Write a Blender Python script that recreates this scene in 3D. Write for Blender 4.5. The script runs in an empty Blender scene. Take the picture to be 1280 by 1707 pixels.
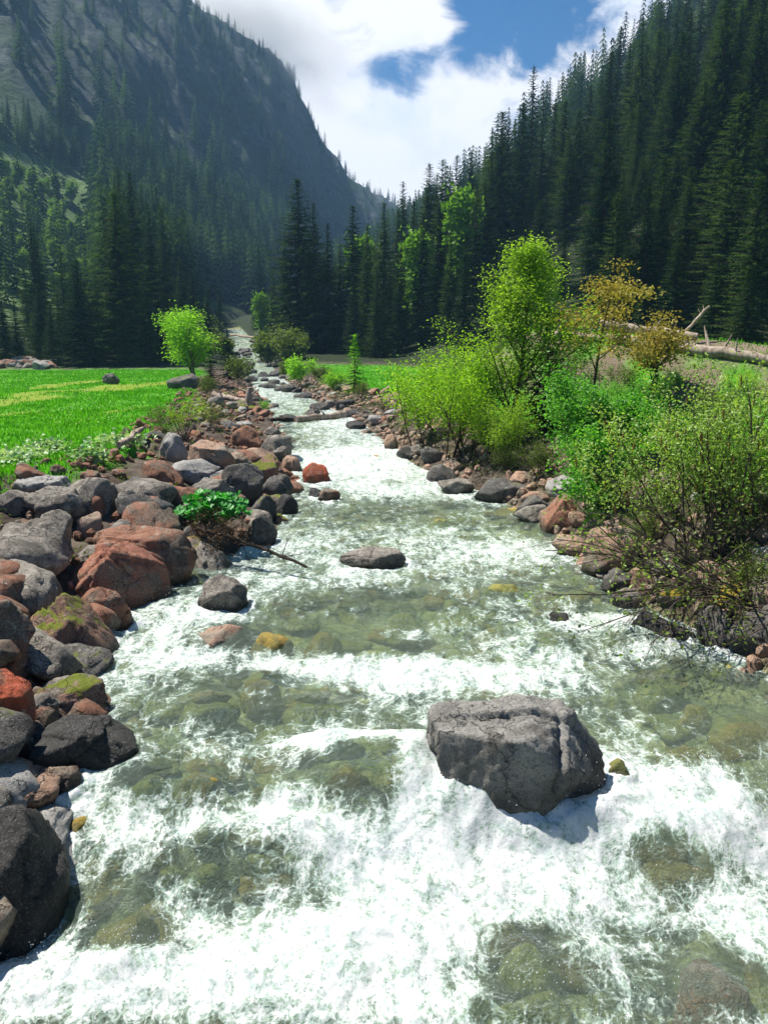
import bpy, math, random
import numpy as np
R = math.radians
scene = bpy.context.scene
COL = scene.collection

# ------------------------------------------------------------------ camera, sky, sun, exposure
CAM_Z, PITCH, FPX = 3.0, R(11.1), 1289.0
cam_d = bpy.data.cameras.new('camera')
cam_d.sensor_fit = 'VERTICAL'; cam_d.sensor_height = 24.0; cam_d.sensor_width = 18.0
cam_d.lens = 24.0 * FPX / 1707.0
cam_d.clip_start = 0.05; cam_d.clip_end = 6000
cam = bpy.data.objects.new('camera', cam_d); COL.objects.link(cam)
cam.location = (0, 0, CAM_Z); cam.rotation_euler = (R(90) - PITCH, 0, 0)
scene.camera = cam

SUN_AZ, SUN_EL = R(-70), R(62)          # azimuth from +Y, negative = to the left
SUN_DIR = np.array([math.sin(SUN_AZ) * math.cos(SUN_EL), math.cos(SUN_AZ) * math.cos(SUN_EL), math.sin(SUN_EL)])
sun_d = bpy.data.lights.new('sun', 'SUN'); sun_d.energy = 5.0; sun_d.angle = R(0.5); sun_d.color = (1.0, 0.94, 0.85)
sun = bpy.data.objects.new('sun', sun_d); COL.objects.link(sun)
sun.rotation_euler = (R(90) - SUN_EL, 0, -SUN_AZ + math.pi)
sun.location = (0, 0, 60)

world = bpy.data.worlds.new('World'); scene.world = world; world.use_nodes = True
SKY_STRENGTH, CLOUD_LIGHT = 0.05, 0.58
scene.view_settings.view_transform = 'Standard'; scene.view_settings.look = 'None'
scene.view_settings.exposure = 1.0; scene.view_settings.gamma = 1.0
cy = scene.cycles
cy.max_bounces = 7; cy.diffuse_bounces = 2; cy.glossy_bounces = 2; cy.transmission_bounces = 3
cy.transparent_max_bounces = 12; cy.volume_bounces = 3
cy.caustics_reflective = False; cy.caustics_refractive = False
cy.sample_clamp_indirect = 4.0
cy.use_denoising = True

# ------------------------------------------------------------------ pixel geometry (photo pixels, 1280 x 1707)
FWD = np.array([0, math.cos(PITCH), -math.sin(PITCH)]); UP = np.array([0, math.sin(PITCH), math.cos(PITCH)])
CAM = np.array([0, 0, CAM_Z])
def ray(px, py):
    d = np.array([1.0, 0, 0]) * ((px - 640) / FPX) + UP * ((853.5 - py) / FPX) + FWD
    return d / np.linalg.norm(d)
def at_y(px, py, Y):
    d = ray(px, py); return CAM + d * (Y / d[1])
def depth_of(p):
    return float(np.dot(np.asarray(p) - CAM, FWD))

# ------------------------------------------------------------------ numpy noise
def _h(ix, iy, iz, seed):
    h = (ix.astype(np.uint32) * np.uint32(374761393) + iy.astype(np.uint32) * np.uint32(668265263)
         + iz.astype(np.uint32) * np.uint32(2147483647 & 974634777) + np.uint32((seed * 362437 + 12345) & 0xffffffff))
    h = (h ^ (h >> np.uint32(13))) * np.uint32(1274126177)
    h = (h ^ (h >> np.uint32(16))) * np.uint32(2246822519)
    h ^= h >> np.uint32(15)
    return h
def noise3(x, y, z, seed=0):
    x, y, z = np.broadcast_arrays(np.asarray(x, float), np.asarray(y, float), np.asarray(z, float))
    x0, y0, z0 = np.floor(x), np.floor(y), np.floor(z)
    fx, fy, fz = x - x0, y - y0, z - z0
    ux, uy, uz = [f * f * f * (f * (f * 6 - 15) + 10) for f in (fx, fy, fz)]
    ix, iy, iz = x0.astype(np.int64), y0.astype(np.int64), z0.astype(np.int64)
    out = 0
    for dz in (0, 1):
        wz = uz if dz else 1 - uz
        for dy in (0, 1):
            wy = uy if dy else 1 - uy
            for dx in (0, 1):
                wx = ux if dx else 1 - ux
                h = _h(ix + dx, iy + dy, iz + dz, seed)
                g = h & np.uint32(1023); a = (g / 1024.0) * 2 * np.pi
                zc = ((h >> np.uint32(10)) & np.uint32(1023)) / 511.5 - 1
                rr = np.sqrt(np.maximum(0, 1 - zc * zc))
                out = out + wx * wy * wz * (rr * np.cos(a) * (fx - dx) + rr * np.sin(a) * (fy - dy) + zc * (fz - dz))
    return out * 1.5
def noise2(x, y, seed=0):
    x, y = np.broadcast_arrays(np.asarray(x, float), np.asarray(y, float))
    x0, y0 = np.floor(x), np.floor(y)
    fx, fy = x - x0, y - y0
    ux, uy = [f * f * f * (f * (f * 6 - 15) + 10) for f in (fx, fy)]
    ix, iy = x0.astype(np.int64), y0.astype(np.int64); iz = np.zeros_like(ix)
    out = 0
    for dy in (0, 1):
        wy = uy if dy else 1 - uy
        for dx in (0, 1):
            wx = ux if dx else 1 - ux
            a = (_h(ix + dx, iy + dy, iz, seed) & np.uint32(4095)) / 4096.0 * 2 * np.pi
            out = out + wx * wy * (np.cos(a) * (fx - dx) + np.sin(a) * (fy - dy))
    return out * 1.45
def fbm2(x, y, o=4, seed=0, gain=0.5, lac=2.03):
    s, a, t = 0, 1.0, 0
    for k in range(o):
        s = s + a * noise2(x, y, seed + 17 * k); t += a; a *= gain; x = x * lac + 3.1; y = y * lac + 1.7
    return s / t
def ridge2(x, y, o=4, seed=0, gain=0.5):
    s, a, t = 0, 1.0, 0
    for k in range(o):
        s = s + a * (1 - 2 * np.abs(noise2(x, y, seed + 17 * k))); t += a; a *= gain; x = x * 2.03 + 3.1; y = y * 2.03 + 1.7
    return s / t
def fbm3(p, o=4, seed=0, gain=0.5):
    s, a, t = 0, 1.0, 0
    p = np.array(p)
    for k in range(o):
        s = s + a * noise3(p[:, 0], p[:, 1], p[:, 2], seed + 17 * k); t += a; a *= gain; p = p * 2.03 + 2.3
    return s / t
def sstep(a, b, x):
    t = np.clip((x - a) / (b - a), 0, 1); return t * t * (3 - 2 * t)

# ------------------------------------------------------------------ mesh and object helpers
def make_mesh(name, V, face_sets, mats, smooth=False, mat_ids=None, attrs=None):
    """V (n,3); face_sets: list of (m,k) index arrays; mat_ids: one material slot per face set."""
    V = np.asarray(V, np.float32)
    me = bpy.data.meshes.new(name)
    fs = [np.asarray(f, np.int32) for f in face_sets if len(f)]
    me.vertices.add(len(V)); me.vertices.foreach_set('co', V.ravel())
    nl = sum(f.size for f in fs); nf = sum(len(f) for f in fs)
    me.loops.add(nl); me.polygons.add(nf)
    me.loops.foreach_set('vertex_index', np.concatenate([f.ravel() for f in fs]))
    tot = np.concatenate([np.full(len(f), f.shape[1], np.int32) for f in fs])
    start = np.concatenate([[0], np.cumsum(tot)[:-1]]).astype(np.int32)
    me.polygons.foreach_set('loop_start', start); me.polygons.foreach_set('loop_total', tot)
    if mat_ids is not None:
        me.polygons.foreach_set('material_index', np.concatenate([np.full(len(f), i, np.int32) for f, i in zip(fs, mat_ids)]))
    me.polygons.foreach_set('use_smooth', np.full(nf, smooth, bool))
    for m in (mats if isinstance(mats, (list, tuple)) else [mats]): me.materials.append(m)
    for k, a in (attrs or {}).items():
        at = me.attributes.new(k, 'FLOAT', 'POINT'); at.data.foreach_set('value', np.asarray(a, np.float32))
    me.update(calc_edges=True)
    return me
def link(name, me, parent=None):
    o = bpy.data.objects.new(name, me); COL.objects.link(o)
    if parent is not None: o.parent = parent
    return o
def tag(o, label=None, cat=None, group=None, kind=None):
    if label: o['label'] = label
    if cat: o['category'] = cat
    if group: o['group'] = group
    if kind: o['kind'] = kind
    return o
def empty(name, loc, rz=0, label=None, cat=None, group=None):
    o = bpy.data.objects.new(name, None); COL.objects.link(o)
    o.location = loc; o.rotation_euler = (0, 0, rz); o.empty_display_size = 0.2
    return tag(o, label, cat, group)
class MB:
    """collects tubes and small faces"""
    def __init__(self): self.V = []; self.F = {3: [], 4: []}; self.n = 0
    def add(self, V, F):
        V = np.asarray(V, float); F = np.asarray(F, int)
        self.V.append(V); self.F[F.shape[1]].append(F + self.n); self.n += len(V)
    def tube(self, pts, rad, sides=6, cap=True):
        pts = np.asarray(pts, float); rad = np.asarray(rad, float); n = len(pts)
        T = np.gradient(pts, axis=0); T /= np.linalg.norm(T, axis=1)[:, None] + 1e-9
        ref = np.array([0, 0, 1.0]) if abs(T[0][2]) < 0.9 else np.array([1.0, 0, 0])
        A = np.cross(T, ref); A /= np.linalg.norm(A, axis=1)[:, None] + 1e-9
        B = np.cross(T, A)
        th = np.arange(sides) / sides * 2 * np.pi
        ring = pts[:, None] + rad[:, None, None] * (np.cos(th)[None, :, None] * A[:, None] + np.sin(th)[None, :, None] * B[:, None])
        i = np.arange(n - 1)[:, None] * sides; j = np.arange(sides)[None]; j2 = (j + 1) % sides
        F = np.stack([i + j, i + j2, i + sides + j2, i + sides + j], -1).reshape(-1, 4)
        self.add(ring.reshape(-1, 3), F)
        if cap:
            for k, r0 in ((0, ring[0]), (n - 1, ring[-1])):
                V = np.vstack([r0, r0.mean(0)]); jj = np.arange(sides)
                self.add(V, np.stack([jj, (jj + 1) % sides, np.full(sides, sides)], -1))
    def mesh(self, name, mat, smooth=True):
        fs = [np.concatenate(v) for v in self.F.values() if v]
        return make_mesh(name, np.concatenate(self.V), fs, mat, smooth)

# ------------------------------------------------------------------ node helpers
class NT:
    def __init__(self, name):
        self.mat = bpy.data.materials.new(name); self.mat.use_nodes = True
        self.t = self.mat.node_tree; self.t.nodes.clear()
        self.out = self.t.nodes.new('ShaderNodeOutputMaterial')
    def n(self, kind, ins=None, **kw):
        nd = self.t.nodes.new('ShaderNode' + kind)
        for k, v in kw.items(): setattr(nd, k, v)
        for k, v in (ins or {}).items():
            s = nd.inputs[k]
            if hasattr(v, 'is_output'): self.t.links.new(v, s)
            else:
                if isinstance(v, tuple) and len(v) == 3 and s.type == 'RGBA': v = v + (1.0,)
                s.default_value = v
        return nd
    def math(self, op, a, b=0.0, c=0.0, clamp=False):
        nd = self.n('Math', operation=op, use_clamp=clamp)
        for i, v in enumerate((a, b, c)):
            if hasattr(v, 'is_output'): self.t.links.new(v, nd.inputs[i])
            else: nd.inputs[i].default_value = v
        return nd.outputs[0]
    def mix(self, fac, a, b, blend='MIX'):
        nd = self.n('MixRGB', {'Fac': fac, 'Color1': a, 'Color2': b}, blend_type=blend); return nd.outputs[0]
    def step(self, x, lo, hi):
        nd = self.n('MapRange', {'Value': x, 'From Min': lo, 'From Max': hi}, interpolation_type='SMOOTHSTEP', clamp=True)
        return nd.outputs[0]
    def noise(self, vec, scale, detail=4.0, rough=0.55, dist=0.0):
        nd = self.n('TexNoise', {'Scale': scale, 'Detail': detail, 'Roughness': rough, 'Distortion': dist})
        if vec is not None: self.t.links.new(vec, nd.inputs['Vector'])
        return nd.outputs['Fac']
    def voro(self, vec, scale, feature='F1', out='Distance'):
        nd = self.n('TexVoronoi', {'Scale': scale}, feature=feature)
        if vec is not None: self.t.links.new(vec, nd.inputs['Vector'])
        return nd.outputs[out]
    def scale(self, vec, s):
        nd = self.n('Mapping', {'Vector': vec, 'Scale': s}); return nd.outputs[0]
    def attr(self, name): return self.n('Attribute', attribute_name=name).outputs['Fac']
    def ramp(self, fac, stops):
        nd = self.n('ValToRGB', {'Fac': fac}); cr = nd.color_ramp
        while len(cr.elements) < len(stops): cr.elements.new(0.5)
        for e, (p, c) in zip(cr.elements, stops): e.position = p; e.color = c + (1.0,)
        return nd.outputs[0]
    def bump(self, h, strength=0.5, dist=0.05, normal=None):
        ins = {'Strength': strength, 'Distance': dist, 'Height': h}
        if normal is not None: ins['Normal'] = normal
        return self.n('Bump', ins).outputs[0]
    def surf(self, sh): self.t.links.new(sh, self.out.inputs['Surface']); return self.mat
    def principled(self, color, rough=0.8, normal=None, spec=0.3, **kw):
        ins = {'Base Color': color, 'Roughness': rough, 'Specular IOR Level': spec}
        if normal is not None: ins['Normal'] = normal
        ins.update(kw)
        return self.n('BsdfPrincipled', ins).outputs[0]

# ------------------------------------------------------------------ the sky with its broken clouds
def build_world():
    t = world.node_tree; t.nodes.clear()
    N = NT.__new__(NT); N.t = t; N.out = t.nodes.new('ShaderNodeOutputWorld')
    sky = N.n('TexSky', sky_type='NISHITA', sun_disc=False, sun_elevation=SUN_EL, sun_rotation=SUN_AZ,
              altitude=1500.0, air_density=1.0, dust_density=0.3, ozone_density=2.5)
    hs = N.n('HueSaturation', {'Saturation': 1.38, 'Color': sky.outputs[0]})
    bg = N.n('Background', {'Color': hs.outputs[0], 'Strength': SKY_STRENGTH * 1.0})
    co = N.n('TexCoord').outputs['Generated']
    blobs = [  # (px, py, radius in photo pixels, weight): + cloud, - blue gap
        (470, 60, 170, 1.3), (590, 180, 130, 0.9), (760, 190, 150, 1.0), (700, 60, 75, 0.85), (640, 290, 110, 0.7), (880, 60, 45, 0.6),
        (1000, 100, 120, 0.75), (1120, 30, 120, 0.55), (560, 20, 40, 0.25), (820, 300, 120, 0.8),
        (692, 128, 66, -2.0), (640, 100, 50, -1.1), (538, 4, 40, -1.2), (572, 92, 34, -.9), (870, 20, 70, -1.3), (935, 52, 46, -0.9), (735, 85, 40, -.6),
        (905, 112, 52, -1.1), (625, 262, 36, -.9), (800, 0, 50, -.8)]
    acc = None
    nz = N.n('TexNoise', {'Vector': co, 'Scale': 9.0, 'Detail': 3.0})
    warp = N.n('VectorMath', {0: nz.outputs['Color'], 1: (0.5, 0.5, 0.5)}, operation='SUBTRACT')
    warp = N.n('VectorMath', {0: warp.outputs[0], 'Scale': 0.16}, operation='SCALE')
    cow = N.n('VectorMath', {0: co, 1: warp.outputs[0]}, operation='ADD').outputs[0]
    for px, py, rad, w in blobs:
        d = ray(px, py)
        dist = N.n('VectorMath', {0: cow, 1: tuple(d)}, operation='DISTANCE').outputs['Value']
        q = N.math('DIVIDE', dist, rad / FPX)
        g = N.math('POWER', 2.718, N.math('MULTIPLY', N.math('MULTIPLY', q, q), -1.0))
        acc = N.math('MULTIPLY', g, w) if acc is None else N.math('MULTIPLY_ADD', g, w, acc)
    fine = N.noise(N.scale(co, (1.0, 1.0, 1.6)), 11.0, 10.0, 0.66, 0.5)
    mid = N.noise(co, 5.0, 4.0, 0.55)
    acc = N.math('ADD', acc, N.math('MULTIPLY', N.math('SUBTRACT', fine, 0.5), 3.6))
    acc = N.math('ADD', acc, N.math('MULTIPLY', N.math('SUBTRACT', mid, 0.5), 0.6))
    mask = N.step(acc, 0.10, 1.15)
    tint = N.noise(co, 7.0, 5.0, 0.6)
    ccol = N.ramp(tint, [(0.32, (0.80, 0.85, 0.95)), (0.46, (1.0, 0.97, 0.99)), (0.75, (1.0, 0.98, 0.99))])
    bgc = N.n('Background', {'Color': ccol, 'Strength': CLOUD_LIGHT})
    mx = N.n('MixShader', {'Fac': mask, 1: bg.outputs[0], 2: bgc.outputs[0]})
    t.links.new(mx.outputs[0], N.out.inputs['Surface'])
build_world()

# ------------------------------------------------------------------ terrain functions
_ZW = np.array([(-5, -.75), (3.0, -.62), (4.0, -.52), (4.6, -.36), (5.1, -.06), (5.6, 0.0), (8, .06), (8.6, .15), (12, .25), (17.5, .42), (19, .50),
                (19.8, .72), (30, 1.0), (45, 1.5), (60, 1.95), (80, 2.6), (100, 4.2), (130, 6.8), (160, 9.8), (200, 14), (300, 24)])
def zw(Y): return np.interp(Y, _ZW[:, 0], _ZW[:, 1])
def hit_water(px, py):
    d = ray(px, py); t = 1.0
    for k in range(60):
        Y = d[1] * t; t = (zw(Y) - CAM_Z) / d[2] if d[2] < -1e-4 else 1e4
        t = min(t, 260)
        t = 0.5 * t + 0.5 * (Y / d[1])
    # robust march
    ts = np.geomspace(2, 300, 6000); P = CAM + d * ts[:, None]
    below = np.nonzero(P[:, 2] < zw(P[:, 1]))[0]
    return P[below[0]] if len(below) else P[-1]
_EDGE = [(1707, -70, 1620), (1600, -10, 1560), (1480, 60, 1500), (1330, 95, 1440), (1200, 150, 1340), (1100, 140, 1235), (1040, 205, 1120), (1000, 255, 1030),
         (950, 330, 985), (900, 462, 925), (850, 492, 850), (800, 500, 735), (750, 488, 655), (700, 468, 590), (670, 450, 524), (640, 428, 480),
         (615, 414, 455), (590, 398, 438), (565, 375, 418)]
_ed = []
for _y, _l, _r in _EDGE:
    a, b = hit_water(_l, _y), hit_water(_r, _y); _ed.append((0.5 * (a[1] + b[1]), a[0], b[0]))
_ed = np.array(_ed); _ed = _ed[np.argsort(_ed[:, 0])]
_last = _ed[-1]
_ed = np.vstack([[-5, _ed[0][1], _ed[0][2]], _ed, [_last[0] + 60, _last[1] - 16, _last[2] - 14]])
def xl(Y): return np.interp(Y, _ed[:, 0], _ed[:, 1])
def xr(Y): return np.interp(Y, _ed[:, 0], _ed[:, 2])
def zml(Y): return np.interp(Y, [0, 12, 40, 70, 80, 100, 130, 200, 300, 600], [1.15, 1.25, 1.65, 2.15, 3.2, 5.0, 7.8, 14.8, 24, 45])
def zmr(Y): return np.interp(Y, [0, 15, 30, 60, 75, 100, 130, 200, 300, 600], [1.2, 1.3, 1.6, 2.1, 2.9, 5.0, 7.8, 14.8, 24, 45])
def xtoe(Y): return np.interp(Y, [0, 30, 45, 60, 75, 100, 150, 250, 400, 800], [40, 36, 28, 14, 1, -4, -9, -26, -40, -60])
_RIDGE = [(-500, -420, 380), (-250, -300, 400), (0, -190, 440), (150, -100, 470), (290, -12, 500), (370, 45, 520), (450, 92, 540), (490, 140, 560), (512, 190, 580),
          (535, 238, 600), (565, 268, 620), (582, 302, 640), (610, 322, 680), (660, 345, 760), (720, 375, 800), (900, 420, 850), (1300, 440, 900)]
_rp = np.array([at_y(*q) for q in _RIDGE]); _ra = np.arctan2(_rp[:, 0], _rp[:, 1]); _rr = np.hypot(_rp[:, 0], _rp[:, 1]); _rz = _rp[:, 2]
def az_px(px): return math.atan2((px - 640) / FPX, math.cos(PITCH))
_fa = np.array([az_px(p) for p in (-700, 0, 200, 330, 420, 500, 580, 700)]); _fr = np.array([80, 88, 105, 150, 200, 260, 330, 420])
def mount(X, Y, detail=True):
    a = np.arctan2(X, Y); r = np.hypot(X, Y)
    D = np.interp(a, _ra, _rr); H = np.interp(a, _ra, _rz); F = np.interp(a, _fa, _fr)
    zf = zml(F)
    w = fbm2(X / 90.0, Y / 90.0, 3, 5)
    t = (r - F) / (D - F) + 0.05 * w * sstep(0.05, 0.3, (r - F) / (D - F)) * (1 - sstep(0.8, 1, (r - F) / (D - F)))
    p = np.interp(t, [0, .1, .2, .4, .47, .60, .72, .85, 1.0], [0, .035, .09, .25, .34, .56, .74, .88, 1.0])
    z = zf + (H - zf) * p
    z = np.where(t > 1, H - (r - D) * 0.35, z)
    z = np.where(t < 0, zf + t * (D - F) * .25 - .6 * np.minimum(-t * 60, 1), z)
    cl = sstep(.38, .5, t) * (1 - sstep(.98, 1.15, t))
    if detail:
        z = z + cl * (ridge2(X / 46, Y / 60, 5, 31, 0.55) * 9.0 + fbm2((X + Y) / 9, (Y - X) / 16, 3, 77) * 3.0) * (1 - 0.75 * sstep(.85, 1.0, t))
        z = z + sstep(0, .1, t) * (1 - cl) * fbm2(X / 14, Y / 14, 4, 41) * 2.2
    return z, t, cl
def terrain(X, Y, detail=True):
    X = np.asarray(X, float); Y = np.asarray(Y, float)
    L, Rr, W = xl(Y), xr(Y), zw(Y)
    dl, dr = L - X, X - Rr
    half = np.maximum(0.5 * (Rr - L), 0.4)
    inside = np.clip(np.minimum(-dl, -dr) / half, 0, 1)
    bwl = np.interp(Y, [0, 5, 10, 30, 80], [2.6, 3.0, 3.8, 3.8, 4.5]); bwr = np.interp(Y, [0, 8, 20, 40, 80], [2.2, 2.4, 2.6, 3.0, 4.0])
    z = W - 0.12 - np.interp(Y, [0, 30, 100], [0.26, 0.28, 0.25]) * sstep(0, .7, inside)
    tl = np.clip(dl / bwl, 0, 1); tr = np.clip(dr / bwr, 0, 1)
    zl = W - 0.12 + (zml(Y) - W + 0.12) * (tl ** 0.8)
    zr = W - 0.12 + (zmr(Y) - W + 0.12) * (tr ** 0.75)
    z = np.where(dl > 0, zl, np.where(dr > 0, zr, z))
    # low levee of rubble along the left bank
    z = z + np.where(dl > 0, 0.08 * np.exp(-((dl - bwl * 0.8) / 1.0) ** 2) * (1 - sstep(22, 36, Y)), 0)
    # landslide mound on the right, with the logs on its back
    ax, ay, bx, by = 4.9, 25.0, 15.5, 19.0
    ux, uy = bx - ax, by - ay; q = np.clip(((X - ax) * ux + (Y - ay) * uy) / (ux * ux + uy * uy), 0, 1.6)
    dm = np.hypot(X - ax - q * ux, Y - ay - q * uy)
    z = z + (2.50 - 1.0 * np.clip(q, 0, 1)) * np.exp(-(dm / 2.1) ** 2.0)
    # right hill
    s = X - xtoe(Y); sp = np.maximum(s, 0)
    hill = sp * sp / (sp + 14) * 0.80
    if detail: hill = hill + sstep(3, 30, s) * fbm2(X / 18, Y / 18, 4, 9) * 4.0
    z = z + hill * sstep(20, 60, Y + np.maximum(X - 30, 0))
    # the left mountain
    mz, t, cl = mount(X, Y, detail)
    z = np.maximum(z, mz)
    if detail:
        bank = np.maximum(sstep(0, .6, dl) * (1 - sstep(bwl, bwl + 1, dl)), sstep(0, .6, dr) * (1 - sstep(bwr, bwr + 1, dr)))
        z = z + bank * fbm2(X / .7, Y / .7, 4, 3) * 0.16
        mead = sstep(0, 1, np.maximum(dl - bwl, dr - bwr))
        z = z + mead * (fbm2(X / 6, Y / 6, 4, 13) * 0.16 + fbm2(X / .9, Y / .9, 2, 14) * 0.035)
        z = z + sstep(0, .3, inside) * fbm2(X / .5, Y / .5, 4, 19) * 0.10
    return z
def ground_z(x, y): return float(terrain(np.array([x]), np.array([y]))[0])
def hit_ground(px, py, lo=2.5, hi=900):
    d = ray(px, py); ts = np.geomspace(lo, hi, 2500); P = CAM + d * ts[:, None]
    s = np.maximum(terrain(P[:, 0], P[:, 1], False), np.where((P[:, 0] > xl(P[:, 1])) & (P[:, 0] < xr(P[:, 1])), zw(P[:, 1]) - .02, -99))
    b = np.nonzero(P[:, 2] < s)[0]
    return P[b[0]] if len(b) else P[-1]

# ------------------------------------------------------------------ materials: ground
def mat_ground():
    N = NT('valley_ground'); pos = N.n('NewGeometry').outputs['Position']
    grass, bed, dirt, cliff, wood = [N.attr(k) for k in ('grass', 'bed', 'dirt', 'cliff', 'wood')]
    n1 = N.noise(pos, 0.35, 5); n2 = N.noise(pos, 2.5, 6, .65); n3 = N.noise(pos, 14, 5, .7); nb = N.noise(pos, 0.05, 7, .6)
    g = N.ramp(n2, [(.3, (.036, .17, .008)), (.5, (.065, .25, .012)), (.7, (.12, .32, .02))])
    dry = N.attr('dry')
    g = N.mix(N.math('MULTIPLY', N.step(N.noise(pos, .9, 7, .7), .42, .64), .5), g, (.09, .24, .02)); g = N.mix(N.math('MULTIPLY', dry, .6), g, N.mix(n3, (.26, .20, .03), (.17, .22, .025)))
    d = N.ramp(n2, [(.3, (.022, .017, .012)), (.5, (.065, .05, .037)), (.7, (.14, .115, .09))])
    w = N.ramp(n2, [(.3, (.008, .013, .005)), (.55, (.018, .028, .009)), (.75, (.036, .062, .015))])
    talus = N.ramp(N.noise(pos, .6, 8, .7), [(.35, (.030, .055, .018)), (.50, (.075, .13, .035)), (.64, (.12, .16, .08)), (.76, (.16, .16, .14))])
    w = N.mix(N.math('MULTIPLY', N.attr('slope'), N.step(nb, .30, .5)), w, talus)
    st = N.noise(N.scale(pos, (.05, .05, .16)), 1.0, 9, .68, .6)
    st2 = N.noise(N.scale(pos, (.25, .25, .5)), 1.0, 6, .7)
    c = N.ramp(N.math('ADD', N.math('MULTIPLY', st, .6), N.math('MULTIPLY', st2, .4)),
               [(.36, (.018, .026, .028)), (.48, (.045, .055, .058)), (.58, (.085, .095, .098)), (.7, (.17, .18, .185))])
    veg = N.step(N.noise(pos, .035, 8, .7), .42, .58)
    c = N.mix(N.math('MULTIPLY', veg, .85), c, N.mix(n2, (.018, .036, .014), (.045, .075, .02)))
    b = N.ramp(n2, [(.3, (.10, .115, .06)), (.5, (.25, .27, .13)), (.68, (.42, .40, .19))])
    vz = N.n('VectorMath', {0: pos, 1: N.n('VectorMath', {0: N.n('TexNoise', {'Vector': pos, 'Scale': 2.5}).outputs['Color'], 'Scale': .25}, operation='SCALE').outputs[0]}, operation='ADD').outputs[0]
    cob = N.voro(vz, 3.2, 'F1', 'Color'); ced = N.voro(vz, 3.2, 'DISTANCE_TO_EDGE')
    cr_ = N.n('SeparateColor', {0: cob}).outputs[0]
    cc = N.ramp(cr_, [(.0, (.10, .11, .04)), (.3, (.26, .26, .10)), (.55, (.20, .16, .09)), (.75, (.42, .34, .10)), (1.0, (.30, .33, .16))])
    b = N.mix(.5, b, cc); b = N.mix(N.math('MULTIPLY', N.step(ced, .09, .0), .45), b, (.05, .06, .03)); b = N.mix(N.step(n3, .5, .72), b, (.10, .12, .05))
    col = N.mix(wood, d, w); col = N.mix(grass, col, g); col = N.mix(dirt, col, N.mix(.55, d, (.27, .21, .15))); col = N.mix(cliff, col, c); col = N.mix(bed, col, b)
    h = N.math('ADD', N.math('MULTIPLY', n3, .5), n2)
    bm = N.bump(h, .5, .06)
    bm = N.bump(st2, N.math('MULTIPLY', cliff, .8), 4.0, bm)
    return N.surf(N.principled(col, .9, bm, .15))

DRY_SPOTS = [(25, 668, 55), (185, 648, 55), (262, 640, 45), (318, 634, 50), (70, 655, 40), (210, 683, 30), (120, 640, 40), (20, 690, 25)]
_dry = None
def dryness(X, Y):
    global _dry
    if _dry is None:
        _dry = []
        for px, py, r in DRY_SPOTS:
            p = hit_ground(px, py); e = hit_ground(px, py + r * .10 + 3); _dry.append((p[0], p[1], r / FPX * depth_of(p), max(.8, abs(p[1] - e[1]) * 1.4)))
    n = fbm2(X / 2.2, Y / 3.0, 4, 55)
    d = sstep(.36, .7, fbm2(X / 5, Y / 6, 4, 56) + .25 * n)
    for x, y, a, b in _dry: d = np.maximum(d, sstep(.35, .75, np.exp(-((X - x) / a) ** 2 - ((Y - y) / b) ** 2) + .55 * n))
    return np.clip(d, 0, 1)
def build_ground():
    A = np.concatenate([np.linspace(-80, -34, 50)[:-1], np.linspace(-34, 34, 640), np.linspace(34, 80, 50)[1:]]) * math.pi / 180
    r = np.concatenate([np.geomspace(0.8, 3, 12)[:-1], np.geomspace(3, 1300, 620)])
    AA, RR = np.meshgrid(A, r); X, Y = (RR * np.sin(AA)).ravel(), (RR * np.cos(AA)).ravel()
    Z = terrain(X, Y)
    L, Rr = xl(Y), xr(Y); dl, dr = L - X, X - Rr
    bwl = np.interp(Y, [0, 5, 10, 30, 80], [2.6, 3.0, 3.8, 3.8, 4.5]); bwr = np.interp(Y, [0, 8, 20, 40, 80], [2.2, 2.4, 2.6, 3.0, 4.0])
    s = X - xtoe(Y); mz, t, cl = mount(X, Y)
    jit = fbm2(X / 1.2, Y / 1.2, 3, 8) * 1.2
    grass = np.maximum(sstep(-.9, -.1, dl - bwl + jit), sstep(-.3, .5, dr - bwr + jit)) * (1 - sstep(66, 74, Y + 3 * jit)) * (1 - sstep(-9, -3, s + 2 * jit))
    ax, ay, bx, by = 4.9, 25.0, 15.5, 19.0
    ux, uy = bx - ax, by - ay; q = np.clip(((X - ax) * ux + (Y - ay) * uy) / (ux * ux + uy * uy), 0, 1.6)
    dm = np.hypot(X - ax - q * ux, Y - ay - q * uy)
    dirt = (1 - sstep(2.0, 2.9, dm + jit * .5)) * sstep(-.25, .2, fbm2(X / 1.1, Y / 1.1, 4, 88) + .12); grass = np.maximum(grass, .75 * (1 - sstep(2.4, 3.2, dm)) * (1 - dirt))
    bed = sstep(-.25, .05, np.minimum(-dl, -dr)) * (1 - sstep(150, 165, Y))
    wood = np.maximum(sstep(70, 76, Y + 3 * jit), sstep(-6, 0, s))
    cliff = cl * (Z <= mz + .5)
    slope = sstep(0, .06, t) * (Z <= mz + .5)
    nA = len(A); i = np.arange(len(r) - 1)[:, None] * nA; j = np.arange(nA - 1)[None]
    F = np.stack([i + j, i + j + 1, i + nA + j + 1, i + nA + j], -1).reshape(-1, 4)
    m = mat_ground()
    V = np.stack([X, Y, Z], -1)
    at = dict(grass=grass, bed=bed, dirt=dirt, wood=wood, cliff=cliff, slope=slope, dry=dryness(X, Y))
    is_m = ((t > 0.02) & (Z <= mz + .3)); is_h = (s > 2) & (Y > 30) & ~is_m
    key = np.where(is_m, 1, np.where(is_h, 2, 0))[F[:, 0]]
    for k, nm in enumerate(('ground', 'mountain', 'hillside')):
        f = F[key == k]; used = np.unique(f); mp = np.zeros(len(V), np.int64); mp[used] = np.arange(len(used))
        o = link(nm, make_mesh(nm, V[used], [mp[f]], m, True, None, {a: b[used] for a, b in at.items()})); tag(o, kind='structure')
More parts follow.
